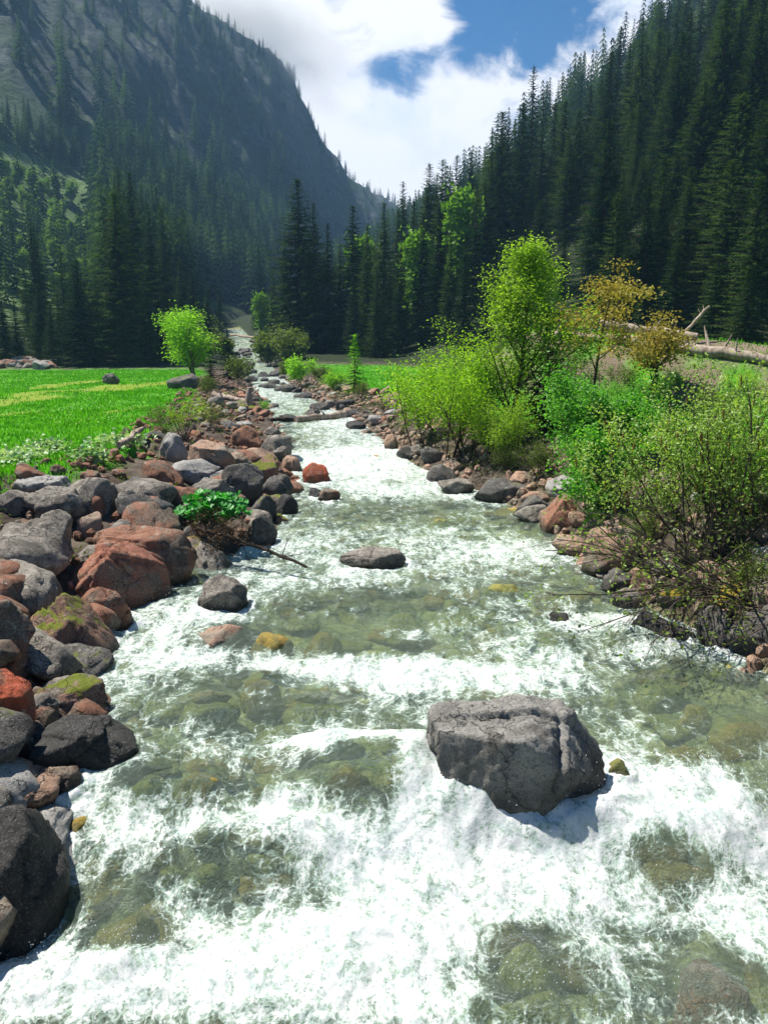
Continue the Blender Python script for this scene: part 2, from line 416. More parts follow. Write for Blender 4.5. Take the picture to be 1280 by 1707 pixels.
build_ground()

# ------------------------------------------------------------------ rocks
import bmesh
def ico(level):
    bm = bmesh.new(); bmesh.ops.create_icosphere(bm, subdivisions=level, radius=1.0)
    V = np.array([v.co[:] for v in bm.verts]); F = np.array([[v.index for v in f.verts] for f in bm.faces]); bm.free()
    return V / np.linalg.norm(V, axis=1)[:, None], F
ICO = {l: ico(l) for l in (2, 3, 4, 5, 6)}
def rock_shape(seed, level=5, nplanes=8, sharp=150, rough=1.0, planes=None, flat_top=None, strata=0.0, layers=None):
    rg = np.random.RandomState(seed); u, F = ICO[level]
    if planes is None:
        P = rg.normal(size=(nplanes, 3)); P /= np.linalg.norm(P, axis=1)[:, None]
        D = rg.uniform(.62, 1.0, nplanes)
        if flat_top is not None:
            P = np.vstack([P, np.array(flat_top) / np.linalg.norm(flat_top)]); D = np.append(D, .55)
    else:
        P = np.array([p[:3] for p in planes], float); P /= np.linalg.norm(P, axis=1)[:, None]; D = np.array([p[3] for p in planes])
    c = u @ P.T
    rad = np.where(c > .05, D / np.maximum(c, .05), 9.0)
    rad = np.minimum(rad, 9.0)
    rad = np.concatenate([rad, np.full((len(u), 1), 1.25)], 1)
    m = rad.min(1, keepdims=True)
    r = m[:, 0] - np.log(np.exp(-sharp * np.minimum(rad - m, 4)).sum(1)) / sharp
    for k in range(26 if level >= 4 else 10):
        n = rg.normal(size=3); n /= np.linalg.norm(n); cc = u @ n
        sup = (r * cc).max(); d0 = sup * rg.uniform(.80, .965)
        r = np.where(cc > .08, np.minimum(r, d0 / np.maximum(cc, .08)), r)
    off = rg.uniform(0, 40, 3)
    q = u * r[:, None]
    r = r + rough * (.042 * fbm3(q * 1.6 + off, 3, seed) + .055 * (np.abs(fbm3(q * 3.2 + off, 3, seed + 5)) - .15) * -1)
    if level >= 4: r = r + rough * (.030 * fbm3(q * 9 + off, 3, seed + 9))
    if level >= 5: r = r + rough * (.014 * fbm3(q * 26 + off, 2, seed + 11))
    # a few fracture steps
    for k in range(3):
        n = rg.normal(size=3); n /= np.linalg.norm(n); d0 = rg.uniform(-.4, .4)
        sd = q @ n - d0 + .06 * noise3(q[:, 0] * 4, q[:, 1] * 4, q[:, 2] * 4, seed + k)
        r = r - rough * .055 * sstep(-.012, .012, sd)
        r = r - rough * .06 * np.exp(-(sd / .018) ** 2)
    if strata:
        n = rg.normal(size=3) * .35 + np.array([.2, .2, 1]); n /= np.linalg.norm(n)
        sd = q @ n + .05 * fbm3(q * 2, 2, seed + 3)
        r = r + strata * noise3(sd * 9, sd * 0, sd * 0 + seed, 3)
    V = u * r[:, None]
    lo, hi = V.min(0), V.max(0)
    V = (V - (lo + hi) / 2) / ((hi - lo) / 2)
    return V, F

def mat_rock(name, stops, red=0.0, redcol=(.30, .075, .03), moss=0.0, mosscol=(.09, .11, .012), lichen=.3, wet=0.0, speck=1.0, ochre=0.0):
    N = NT(name); co = N.n('TexCoord').outputs['Object']; geo = N.n('NewGeometry'); oi = N.n('ObjectInfo').outputs['Random']
    vec = N.n('VectorMath', {0: co, 1: N.n('CombineXYZ', {0: N.math('MULTIPLY', oi, 40.0), 1: N.math('MULTIPLY', oi, 17.0)}).outputs[0]}, operation='ADD').outputs[0]
    pos = geo.outputs['Position']
    wv = N.n('VectorMath', {0: pos, 1: N.n('CombineXYZ', {0: N.math('MULTIPLY', oi, 9.0)}).outputs[0]}, operation='ADD').outputs[0]
    n1 = N.noise(wv, 1.6, 7, .65, .3); n2 = N.noise(wv, 9, 8, .72); n3 = N.noise(wv, 55, 5, .75); sp = N.voro(wv, 120)
    col = N.ramp(N.math('ADD', N.math('MULTIPLY', n1, .5), N.math('MULTIPLY', n2, .5)), stops)
    col = N.mix(N.math('MULTIPLY', N.step(n3, .50, .66), .55 * speck), col, (.42, .39, .35))
    col = N.mix(N.math('MULTIPLY', N.step(n3, .47, .33), .75 * speck), col, (.030, .028, .026))
    if red: col = N.mix(N.math('MULTIPLY', N.step(N.math('ADD', n1, N.math('MULTIPLY', n2, .35)), .58, .72), red), col, N.mix(n3, redcol, tuple(c * 1.7 for c in redcol)))
    if ochre: col = N.mix(N.math('MULTIPLY', N.step(N.math('ADD', n2, N.math('MULTIPLY', n1, .4)), .58, .74), ochre), col, (.30, .20, .04))
    crk = N.voro(N.n('VectorMath', {0: wv, 1: N.n('VectorMath', {0: N.n('TexNoise', {'Vector': wv, 'Scale': 3.0, 'Detail': 5.0}).outputs['Color'], 'Scale': .9}, operation='SCALE').outputs[0]}, operation='ADD').outputs[0], 1.5, 'DISTANCE_TO_EDGE')
    crf = N.step(crk, .016, .0); col = N.mix(N.math('MULTIPLY', crf, .5), col, (.02, .018, .016))
    stn = N.step(N.noise(N.scale(wv, (1, 1, .45)), 2.3, 6, .7, .4), .52, .66); col = N.mix(N.math('MULTIPLY', stn, .55), col, (.040, .034, .028))
    if lichen: col = N.mix(N.math('MULTIPLY', N.step(N.noise(wv, 7, 9, .85, .4), .54, .62), lichen), col, (.42, .42, .36))
    if moss:
        nz = N.n('SeparateXYZ', {0: geo.outputs['Normal']}).outputs['Z']
        mm = N.math('ADD', N.math('MULTIPLY', nz, .30), N.math('ADD', N.math('MULTIPLY', N.noise(wv, 3.2, 6, .7), .8), N.math('MULTIPLY', n3, .15)))
        mf = N.step(mm, .80 - .14 * moss, .90 - .14 * moss)
        col = N.mix(mf, col, N.mix(n3, mosscol, tuple(c * 2.0 for c in mosscol)))
    wb = N.attr('wet_shade'); col = N.mix(N.math('MULTIPLY', wb, .8), col, (.012, .013, .010))  # wet waterline colour; on the great boulder also painted front shade
    if wet: col = N.mix(wet, col, (.012, .012, .011))
    h = N.math('ADD', N.math('MULTIPLY', n2, 1.0), N.math('MULTIPLY', n3, .40))
    h = N.math('SUBTRACT', h, N.math('MULTIPLY', crf, .5))
    bm = N.bump(h, .85, .05)
    bm = N.bump(N.noise(wv, 170, 3, .7), .4, .006, bm)
    return N.surf(N.principled(col, N.math('MULTIPLY_ADD', wb, -.5, .88 - .4 * wet), bm, .25 + .3 * wet))
MR = dict(
    grey=mat_rock('grey_granite', [(.34, (.04, .036, .032)), (.5, (.20, .178, .15)), (.66, (.46, .41, .35))], lichen=.5),
    pale=mat_rock('pale_granite', [(.32, (.16, .155, .15)), (.5, (.33, .32, .30)), (.68, (.48, .46, .43))], lichen=.5),
    brown=mat_rock('brown_gneiss', [(.32, (.065, .048, .036)), (.5, (.19, .14, .10)), (.68, (.36, .28, .21))], red=.7, redcol=(.20, .075, .04), lichen=.5),
    tan=mat_rock('tan_granite', [(.32, (.13, .10, .075)), (.5, (.30, .25, .19)), (.68, (.46, .40, .32))], red=.4, redcol=(.30, .12, .06), lichen=.35),
    red=mat_rock('red_stained_granite', [(.32, (.10, .065, .045)), (.5, (.27, .16, .11)), (.68, (.42, .30, .23))], red=.6, redcol=(.24, .065, .032), lichen=.4),
    mossy=mat_rock('mossy_gneiss', [(.32, (.06, .05, .038)), (.5, (.17, .14, .11)), (.68, (.30, .26, .21))], red=.3, moss=.95, lichen=.45),
    yellow=mat_rock('yellow_mossed_stone', [(.32, (.08, .07, .05)), (.5, (.2, .17, .12)), (.68, (.33, .29, .22))], moss=1.5, mosscol=(.16, .12, .012), lichen=.3),
    dark=mat_rock('dark_gneiss', [(.32, (.03, .028, .026)), (.5, (.085, .08, .074)), (.68, (.17, .16, .15))], lichen=.3, moss=.2),
    wet=mat_rock('wet_black_rock', [(.32, (.012, .012, .011)), (.5, (.035, .033, .03)), (.68, (.08, .075, .068))], wet=.5, lichen=.12),
    hero=mat_rock('speckled_granite', [(.32, (.13, .125, .115)), (.5, (.29, .28, .255)), (.68, (.46, .44, .41))], lichen=.35, speck=1.25),
    algae=mat_rock('algae_coated_stone', [(.32, (.13, .11, .025)), (.5, (.38, .31, .07)), (.68, (.58, .47, .14))], ochre=.8, lichen=.2, speck=.6),
    rust=mat_rock('rust_red_granite', [(.32, (.14, .07, .045)), (.5, (.30, .13, .08)), (.68, (.44, .27, .19))], red=.9, redcol=(.30, .06, .025), lichen=.5),
    olive=mat_rock('olive_algae_stone', [(.32, (.08, .10, .025)), (.5, (.25, .28, .07)), (.68, (.45, .45, .14))], ochre=.35, lichen=.25, speck=.6),
)
def rock_at(bb, style, label=None, seed=1, name='boulder', cat='boulder', dfac=.85, level=5, on='ground', rz=None, embed=.35, group=None, lift=0.0, pre=None, wet_shade_h=.20, **kw):
    x0, y0, x1, y1 = bb; cx = (x0 + x1) / 2
    p = hit_water(cx, y1) if on == 'water' else hit_ground(cx, y1)
    d = max(depth_of(p), .5); W = (x1 - x0) / FPX * d; D = dfac * W
    alpha = -math.asin(ray(cx, (y0 + y1) / 2)[2]); hp = (y1 - y0) / FPX * d
    H = max((hp - D * math.sin(alpha) * .8) / math.cos(alpha), .28 * W)
    V, F = rock_shape(seed, level, **kw) if pre is None else pre
    rg = random.Random(seed)
    ang = rg.uniform(-.5, .5) if rz is None else rz
    e = embed * H + .05
    S = np.array([W / 2, D / 2, (H + e) / 2])
    V = V * S
    me = make_mesh(name, V, [F], MR[style], level >= 4)
    o = link(name, me)
    fy = np.array([ray(cx, y1)[0], ray(cx, y1)[1]]); fy /= np.linalg.norm(fy)
    o.location = (p[0] + fy[0] * D * .42, p[1] + fy[1] * D * .42, p[2] + lift + (H - e) / 2)
    o.rotation_euler = (0, 0, -math.atan2(fy[0], fy[1]))
    ca, sa = math.cos(o.rotation_euler.z), math.sin(o.rotation_euler.z)
    wy = V[:, 0] * sa + V[:, 1] * ca + o.location.y; wx = V[:, 0] * ca - V[:, 1] * sa + o.location.x; dz = V[:, 2] + o.location.z - zw(wy)
    near = np.minimum(xl(wy) - wx, 99); near = np.maximum(near, wx - xr(wy))
    wt = (1 - sstep(.02, wet_shade_h, dz + wet_shade_h * .5 * fbm3(V * 4, 3, seed))) * (1 - sstep(.2, .8, near))
    at = me.attributes.new('wet_shade', 'FLOAT', 'POINT'); at.data.foreach_set('value', wt.astype(np.float32))
    return tag(o, label, cat, group)

LB = 'boulders of the left bank'; RB = 'boulders of the right bank'
BOULDERS = [
 # bbox in the photograph, material, seed, label, group, options
 ((8, 843, 127, 962), 'grey', 11, 'large grey boulder with a pale chalky cap beside the red wedge boulder', LB, dict(flat_top=(-.3, -.2, 1))),
 ((84, 890, 287, 1012), 'red', 12, 'big red-brown wedge-shaped boulder sloping down to the left edge of the stream', LB, dict(dfac=.6, planes=[(-.75, -.1, .75, .50), (.42, -.25, .9, .42), (0, -1, .12, .62), (.55, -.8, -.1, .72), (1, .1, .1, .95), (-1, -.4, 0, .9), (0, 1, .2, .7), (0, 0, -1, .6), (-.5, -.85, .1, .75)])),
 ((47, 980, 203, 1112), 'mossy', 13, 'brown boulder with bright green moss patches on its face, at the water', LB, dict(dfac=.7, planes=[(-.5, -.35, .85, .6), (.75, -.25, .7, .6), (0, -1, .25, .75), (1, 0, .1, .95), (-1, 0, 0, .9), (0, 1, .1, .8), (0, 0, -1, .7)])),
 ((133, 968, 227, 1064), 'brown', 14, 'rusty dark brown boulder wedged between mossy boulder and red wedge boulder', LB, dict(dfac=.8)),
 ((-8, 928, 62, 1016), 'dark', 15, 'dark grey upright boulder at the left frame edge below the pale-capped boulder', LB, {}),
 ((-60, 985, 62, 1125), 'brown', 16, 'dark brown angular boulder left of the mossy boulder, cut by the frame', LB, dict(nplanes=10)),
 ((150, 865, 332, 978), 'brown', 17, 'long brown slab lying behind the red wedge boulder', LB, dict(dfac=.7, flat_top=(-.15, -.35, 1), strata=.03)),
 ((172, 888, 229, 936), 'grey', 18, 'small grey-green block resting on the long brown slab', LB, dict(lift=.22)),
 ((315, 740, 395, 806), 'tan', 19, 'rounded boulder with a broad pale flat top near the scrubby willow', LB, dict(lift=.12, flat_top=(.05, -.25, 1), dfac=.9)),
 ((268, 728, 314, 774), 'pale', 20, 'smooth pale grey egg-shaped boulder at the meadow edge', LB, dict(nplanes=9, sharp=14, lift=.1)),
 ((310, 792, 399, 852), 'grey', 21, 'grey faceted boulder above the leafy butterbur plant', LB, {}),
 ((193, 790, 302, 836), 'dark', 22, 'dark flat slab bridging the middle of the rubble bank', LB, dict(flat_top=(.1, -.4, 1))),
 ((30, 806, 144, 880), 'grey', 23, 'grey lichened boulder just behind the pale-capped boulder', LB, dict(flat_top=(-.2, -.2, 1))),
 ((108, 788, 202, 862), 'grey', 24, 'rounded grey boulder with lichen on the bank crest beside the meadow', LB, {}),
 ((-10, 812, 62, 858), 'grey', 25, 'low grey boulder at the left frame edge under the meadow rim', LB, {}),
 ((28, 790, 120, 828), 'pale', 26, 'flat pale slab capping the bank at the meadow rim', LB, dict(flat_top=(0, -.1, 1))),
 ((197, 812, 236, 876), 'grey', 27, 'tall narrow grey stone standing mid-bank', LB, dict(nplanes=9)),
 ((220, 824, 272, 872), 'brown', 28, 'brown grey block right of the tall narrow stone', LB, {}),
 ((232, 847, 309, 892), 'dark', 29, 'dark tilted block above the long brown slab', LB, dict(flat_top=(-.4, -.3, 1))),
 ((260, 820, 324, 852), 'yellow', 30, 'low stone topped with yellow moss left of the butterbur', LB, {}),
 ((126, 815, 180, 864), 'brown', 31, 'brown block tucked below the rounded lichened boulder', LB, {}),
 ((130, 852, 172, 897), 'tan', 32, 'pinkish square block in a dark gap of the bank', LB, dict(flat_top=(0, -.2, 1))),
 ((404, 850, 464, 917), 'dark', 33, 'dark granite boulder at the waterline right of the butterbur', LB, dict(dfac=.9)),
 ((414, 822, 463, 868), 'dark', 34, 'dark boulder behind the waterline granite boulder', LB, {}),
 ((451, 820, 498, 864), 'wet', 35, 'black wet pointed boulder standing at the water edge', LB, dict(nplanes=8)),
 ((438, 788, 491, 836), 'dark', 36, 'dark boulder with a rusty cap above the black wet boulder', LB, {}),
 ((398, 755, 467, 806), 'mossy', 37, 'mossy brown rounded boulder uphill of the stream boulder line', LB, {}),
 ((331, 950, 416, 1022), 'grey', 38, 'grey pyramid-like boulder standing in the water below the fallen branch', LB, dict(on='water', flat_top=(-.6, -.4, .8), dfac=.8)),
 ((430, 722, 488, 768), 'grey', 39, 'grey block leaning over the rapids at the bank corner', LB, {}),
 ((469, 758, 507, 792), 'tan', 40, 'smooth tan boulder beside the orange stream boulder', LB, {}),
 ((384, 708, 438, 746), 'brown', 41, 'brown slab high on the bank beyond the pale flat-topped boulder', LB, {}),
 ((370, 768, 442, 838), 'dark', 42, 'large dark brown boulder shaded under the mossy rounded boulder', LB, dict(dfac=.7)),
 ((50, 945, 88, 990), 'brown', 43, 'small brown stone squeezed between dark upright boulder and red wedge', LB, {}),
 ((-20, 880, 50, 940), 'dark', 44, 'dark boulder at the frame edge left of the pale-capped boulder', LB, {}),
 ((502, 768, 556, 808), 'rust', 45, 'rounded orange-stained boulder standing alone in the rapids', None, dict(on='water', nplanes=9, sharp=18)),
 ((530, 812, 568, 838), 'brown', 46, 'tan angular stone in the rapids below the orange boulder', None, dict(on='water')),
 ((514, 811, 540, 830), 'wet', 47, 'small black stone touching the tan angular stone in the rapids', None, dict(on='water')),
 ((-70, 1105, 63, 1255), 'rust', 48, 'bright rust-red boulder at the left frame edge', LB, dict(nplanes=9, flat_top=(.45, -.3, .9), dfac=.8)),
 ((25, 1118, 187, 1212), 'mossy', 49, 'dark boulder with a mossy top beside the rust-red boulder', LB, dict(dfac=.7, on='water')),
 ((58, 1186, 234, 1285), 'wet', 50, 'low black boulder jutting into the stream', LB, dict(dfac=.6, on='water', planes=[(-.25, -.1, 1, .5), (.6, -.1, .8, .62), (0, -1, .2, .7), (1, 0, .2, .95), (-1, 0, 0, .9), (0, 1, .1, .8), (0, 0, -1, .6)])),
 ((-60, 1248, 112, 1385), 'tan', 51, 'tan and red speckled boulder at the left frame edge above the big black boulder', LB, dict(dfac=.8, flat_top=(.3, -.4, 1))),
 ((62, 1264, 137, 1326), 'tan', 52, 'small tan block with black side behind the speckled boulder', LB, dict(on='water')),
 ((-130, 1345, 132, 1610), 'wet', 53, 'huge black boulder filling the lower left corner of the stream bank', LB, dict(dfac=.75, on='water', embed=.2, planes=[(-.1, -.35, 1, .62), (.85, -.2, .45, .72), (0, -1, .1, .75), (1, 0, -.1, .85), (-1, 0, 0, .9), (0, 1, .1, .8), (0, 0, -1, .7), (.5, -.8, .1, .8)])),
 ((564, 908, 678, 950), 'grey', 54, 'grey-brown stone breaking the surface in mid-stream behind the great boulder', None, dict(on='water', dfac=.5, flat_top=(-.4, -.4, 1))),
 ((910, 1016, 957, 1044), 'wet', 55, 'small dark pointed stone poking out of the right-hand current', None, dict(on='water')),
 ((1002, 1258, 1048, 1308), 'olive', 58, 'small rounded stone pressed against the right side of the great boulder', None, dict(on='water')),
 # right bank
 ((898, 820, 968, 884), 'brown', 60, 'brown tilted slab dipping into the water under the green alder', RB, dict(planes=[(-.6, -.2, .8, .45), (0, -1, .1, .7), (1, 0, .3, .8), (-1, -.1, -.2, .95), (0, 1, 0, .8), (0, 0, -1, .7), (.5, -.2, .9, .6)])),
 ((856, 820, 917, 866), 'dark', 61, 'dark rounded boulder at the water left of the tilted slab', RB, {}),
 ((918, 888, 984, 930), 'tan', 62, 'flat tan stone at the water edge below the tilted slab', RB, dict(on='water', flat_top=(0, -.2, 1))),
 ((968, 868, 1066, 960), 'tan', 63, 'big streaked tan boulder under the bare alder stems', RB, dict(strata=.05, dfac=.9)),
 ((1000, 938, 1072, 992), 'dark', 64, 'dark overhung boulder at the foot of the streaked boulder', RB, {}),
 ((1050, 944, 1098, 990), 'mossy', 65, 'stone with a green mossy flank beside the dark overhung boulder', RB, {}),
 ((1093, 968, 1150, 1014), 'yellow', 66, 'tan stone with yellow moss under the arching bare branches', RB, {}),
 ((1138, 928, 1205, 980), 'tan', 67, 'tan boulder half hidden behind the alder stems', RB, {}),
 ((1018, 978, 1074, 1014), 'grey', 68, 'wet grey stone in the shallows of the right bank', RB, dict(on='water')),
 ((1036, 1012, 1155, 1070), 'wet', 69, 'broad low wet stone washed by the water at the right', RB, dict(on='water', dfac=.6)),
 ((1156, 1006, 1215, 1085), 'dark', 70, 'dark mossy stone at the right waterline beyond the broad low wet stone', RB, {}),
 ((1205, 1010, 1300, 1100), 'dark', 71, 'dark boulder at the right frame edge above the green water', RB, {}),
 ((1178, 968, 1246, 1024), 'yellow', 72, 'yellow-mossed stone under the lowest arching branches', RB, {}),
 ((710, 771, 765, 808), 'dark', 73, 'dark rounded boulder with a green top at the right edge of the rapids', RB, {}),
 ((728, 795, 792, 828), 'grey', 74, 'grey stone in front of the dark rounded boulder at the right rapids', RB, {}),
 ((788, 792, 885, 842), 'dark', 75, 'long dark ledge boulder under the birch', RB, dict(dfac=.6)),
 ((640, 722, 664, 750), 'tan', 76, 'pale tan stone at the head of the right stone spit', RB, {}),
 ((660, 742, 702, 768), 'wet', 77, 'flat black stone on the right stone spit', RB, {}),
 ((682, 738, 713, 760), 'grey', 78, 'bluish grey round stone on the right stone spit', RB, {}),
 ((700, 742, 744, 772), 'dark', 79, 'dark flat stone at the inner end of the right stone spit', RB, {}),
 ((984, 752, 1055, 800), 'tan', 80, 'pinkish boulder showing between the alder bushes', RB, dict(lift=.15)),
 # meadow and far bank
 ((172, 622, 200, 642), 'dark', 81, 'dark leaning stone in the far grass of the meadow', None, {}),
 ((278, 622, 334, 648), 'dark', 82, 'dark broad boulder in the grass under the bright broadleaf tree', None, {}),
]
def build_boulders():
    for bb, st, seed, label, grp, kw in BOULDERS:
        kw = dict(kw); on = kw.pop('on', 'ground')
        far = (bb[2] - bb[0]) < 60
        rock_at(bb, st, label, seed, on=on, group=grp, level=4 if far else 5, **kw)
    # the great boulder in the stream
    pl = [(-.10, -.10, 1, .72), (.36, -.06, 1, .78), (-1, -.22, .08, .86), (-.42, -.90, .05, .84), (.20, -1, -.03, .86), (.62, -.78, -.08, .88), (1, -.15, .14, .95),
          (.1, 1, .1, .8), (-.9, .5, .1, .9), (0, 0, -1, .9), (-.66, -.30, -.72, .80), (.86, -.12, -.50, .90), (.62, -.10, .78, .98), (.1, -.75, -.66, .92), (.55, -.62, .55, .98)]
    o = rock_at((696, 1146, 1012, 1378), 'hero', 'great speckled granite boulder with a flat sunlit top in mid-stream', 101, on='water', level=6, dfac=.50, planes=pl, sharp=110, embed=.55, rough=1.0, wet_shade_h=.75)  # band raised past the real wet base to paint the front's shade
build_boulders()

SUBM = [  # stones just under or breaking the surface (bbox, style, label, how far above the water its top stands)
 ((316, 1043, 414, 1086), 'tan', 'ochre flat stone barely covered by water right of the left bank', .10),
 ((420, 1052, 490, 1090), 'algae', 'yellow moss-covered stone in mid-current', .08),
 ((588, 1070, 742, 1118), 'olive', 'broad algae stone with water sliding over it in mid-stream', .03),
 ((786, 1335, 852, 1378), 'algae', 'yellow algae stone at the foot of the great boulder', .05),
 ((540, 1285, 690, 1392), 'dark', 'dark brown stone behind the veil of falling water', -.06),
 ((1038, 1400, 1205, 1482), 'algae', 'ochre brown stone awash in the lower right white water', -.03),
 ((146, 1500, 258, 1572), 'algae', 'ochre algae stone under clear water near the huge black boulder', .02),
 ((138, 1572, 290, 1640), 'olive', 'olive green stone under clear water at the lower left', .03),
 ((205, 1280, 285, 1330), 'olive', 'round olive stone in the shallows beside the low black boulder', .02),
 ((296, 1278, 372, 1322), 'algae', 'yellow olive stone right of the round olive stone', .02),
 ((1188, 1188, 1300, 1238), 'algae', 'yellow slab under clear water at the right frame edge', .0),
 ((1100, 1232, 1205, 1284), 'algae', 'yellow ledge above the small waterfall right of the great boulder', .02),
 ((1208, 1328, 1262, 1360), 'algae', 'small yellow stone under water at the right frame edge', .02),
 ((808, 970, 874, 996), 'olive', 'olive stone awash in the right current above the dark pointed stone', .06),
 ((926, 984, 990, 1003), 'algae', 'flat yellow stone under the teal pool at the right', .0),
 ((846, 842, 884, 860), 'algae', 'small yellow stone at the quiet water under the birch', .04),
 ((712, 864, 756, 882), 'olive', 'small olive stone in the upper rapids', .05),
 ((612, 758, 640, 772), 'algae', 'small ochre stone at the lip of the upper cascade', .06),
 ((886, 1058, 960, 1098), 'olive', 'olive stone under the current left of the ochre pair', .02),
 ((1010, 1056, 1086, 1092), 'tan', 'ochre stone under the current near the right bank', .03),
 ((306, 1400, 370, 1500), 'olive', 'dark olive stone at the lip of the lower left fall', .0),
 ((630, 800, 676, 822), 'olive', 'olive stone in the foam below the upper cascade', .05),
 ((830, 1560, 930, 1620), 'olive', 'olive stone deep under foam at the lower centre', -.02),
 ((1120, 1590, 1250, 1690), 'brown', 'brown stone under clear water in the lower right corner', .0),
 ((800, 1625, 960, 1720), 'olive', 'greenish brown stone under the bottom foam', .0),
 ((470, 1150, 580, 1200), 'olive', 'dark olive stone under the ripples left of the great boulder', -.01),
 ((300, 1150, 400, 1200), 'olive', 'olive stone under the ripples near the left bank', .0),
 ((500, 1040, 570, 1075), 'algae', 'ochre stone showing through the ripples right of the yellow moss-covered stone', -.03), ((400, 1120, 470, 1150), 'algae', 'golden stone under clear water below the yellow moss-covered stone', -.02), ((640, 1010, 710, 1040), 'olive', 'green-gold stone under the clear tongue above the great boulder', -.04), ((1060, 1120, 1140, 1155), 'olive', 'olive stone under the teal water right of the great boulder', -.03), ((1130, 1165, 1190, 1195), 'algae', 'small golden stone under the teal water near the right frame edge', -.02), ((420, 1290, 480, 1330), 'algae', 'golden stone under the ripples left of the veil of falling water', -.02), ((250, 1430, 310, 1470), 'olive', 'olive stone beside the lip of the lower left fall', -.02),
]
SUB_POS = []
def build_submerged():
    for k, (bb, st, label, up) in enumerate(SUBM):
        x0, y0, x1, y1 = bb; cx = (x0 + x1) / 2; p = hit_water(cx, (y0 + y1) / 2); d = depth_of(p); up += .035
        W = (x1 - x0) / FPX * d; al = -math.asin(ray(cx, (y0 + y1) / 2)[2]); D = max(.5 * W, (y1 - y0) / FPX * d / max(math.sin(al), .15) * .8); D = min(D, 1.5 * W)
        V, F = rock_shape(300 + k, 4, nplanes=9, sharp=16, rough=.8)
        H = .42
        o = link('submerged_stone', make_mesh('submerged_stone', V * np.array([W / 2, D / 2, H / 2]), [F], MR[st], True))
        o.location = (p[0], p[1], p[2] + up - H / 2); tag(o, label, 'stone', 'stones washed over by the stream')
        SUB_POS.append((p[0], p[1], W / 2, D / 2, up))
build_submerged()

def build_rubble():
    rg = random.Random(7); nr = np.random.RandomState(7)
    prot = {}
    for st in ('grey', 'brown', 'dark', 'tan', 'mossy', 'pale', 'wet'):
        prot[st] = []
        for k in range(3):
            V, F = rock_shape(500 + 7 * k + len(st), 4, nplanes=9 + k, rough=1.0); prot[st].append(make_mesh('rubble_stone', V, [F], MR[st], True))
    def put(x, y, s, st, label, grp, name='rubble_stone'):
        o = link(name, rg.choice(prot[st])); a = rg.uniform(.7, 1.2); b = rg.uniform(.5, .85)
        o.scale = (s, s * a, s * b); o.rotation_euler = (rg.uniform(-.3, .3), rg.uniform(-.3, .3), rg.uniform(0, 6.28))
        o.location = (x, y, ground_z(x, y) + s * b * .35); tag(o, label, 'stone', grp)
    n = 0
    while n < 175:
        Y = 3.6 * (38 / 3.6) ** rg.random(); bw = float(np.interp(Y, [0, 5, 10, 30, 80], [2.6, 3.0, 3.8, 3.8, 4.5]))
        f = rg.random(); x = float(xl(Y)) - bw * (f * .98 - .03); s = rg.uniform(.15, .46) * (1.1 if f > .2 else .8) * (1 - .25 * (Y > 20)) * (.5 if f > .66 else 1)
        put(x, Y, s, rg.choice(['grey', 'grey', 'brown', 'brown', 'tan', 'dark', 'mossy', 'pale']), 'loose angular stone filling gaps between the boulders of the left bank', 'loose stones of the left bank'); n += 1
    n = 0
    while n < 110:
        Y = 4 + 39 * rg.random() ** 1.1; bw = float(np.interp(Y, [0, 8, 20, 40, 80], [2.2, 2.4, 2.6, 3.0, 4.0]))
        f = rg.random(); x = float(xr(Y)) + bw * (f * 1.0 - .05); s = rg.uniform(.12, .32)
        put(x, Y, s, rg.choice(['brown', 'brown', 'tan', 'tan', 'grey', 'dark', 'pale']), 'loose brownish stone of the cobbled right bank', 'loose stones of the right bank'); n += 1
    for k in range(84):
        Y = 24 + 95 * rg.random(); q = rg.random(); q = q if k < 40 else (rg.uniform(-.35, .2) if q < .5 else rg.uniform(.8, 1.35)); x = float(xl(Y)) + (float(xr(Y)) - float(xl(Y))) * q; s = rg.uniform(.12, .30) * (1 + Y / 110)
        o = link('stream_stone', rg.choice(prot[rg.choice(['wet', 'dark', 'dark'])])); o.scale = (s * 1.2, s, s * .7); o.rotation_euler = (0, 0, rg.uniform(0, 6))
        o.location = (x, Y, max(float(zw(Y)), ground_z(x, Y)) + s * .12); tag(o, 'small dark stone in or beside the white water of the distant stream', 'stone', 'stones in the distant stream')
build_rubble()
def build_gravel():
    rg = np.random.RandomState(17); u, F = ICO[2]
    sh = [rock_shape(700 + k, 2, nplanes=8, rough=1.0)[0] for k in range(6)]
    for nm, st, side, n in (('bank_gravel', 'brown', 0, 1500), ('shore_gravel', 'tan', 1, 1500)):
        VV = []; FF = []
        Y = 4.5 + 48 * rg.rand(n) ** 1.5
        X = np.where(side == 0, xl(Y) - 4.0 * rg.rand(n), xr(Y) + 2.6 * rg.rand(n) - .1); Z = terrain(X, Y)
        for k in range(n):
            s = rg.uniform(.035, .12); v = sh[rg.randint(6)] * s * rg.uniform(.6, 1.2, 3); a = rg.uniform(0, 6.28); c, q = math.cos(a), math.sin(a)
            VV.append(np.stack([v[:, 0] * c - v[:, 1] * q + X[k], v[:, 0] * q + v[:, 1] * c + Y[k], v[:, 2] + Z[k] + s * .3], 1)); FF.append(F + k * len(u))
        o = link(nm, make_mesh(nm, np.concatenate(VV), [np.concatenate(FF)], MR[st])); tag(o, 'small stones and gravel filling the bank', 'gravel', kind='stuff')
build_gravel()
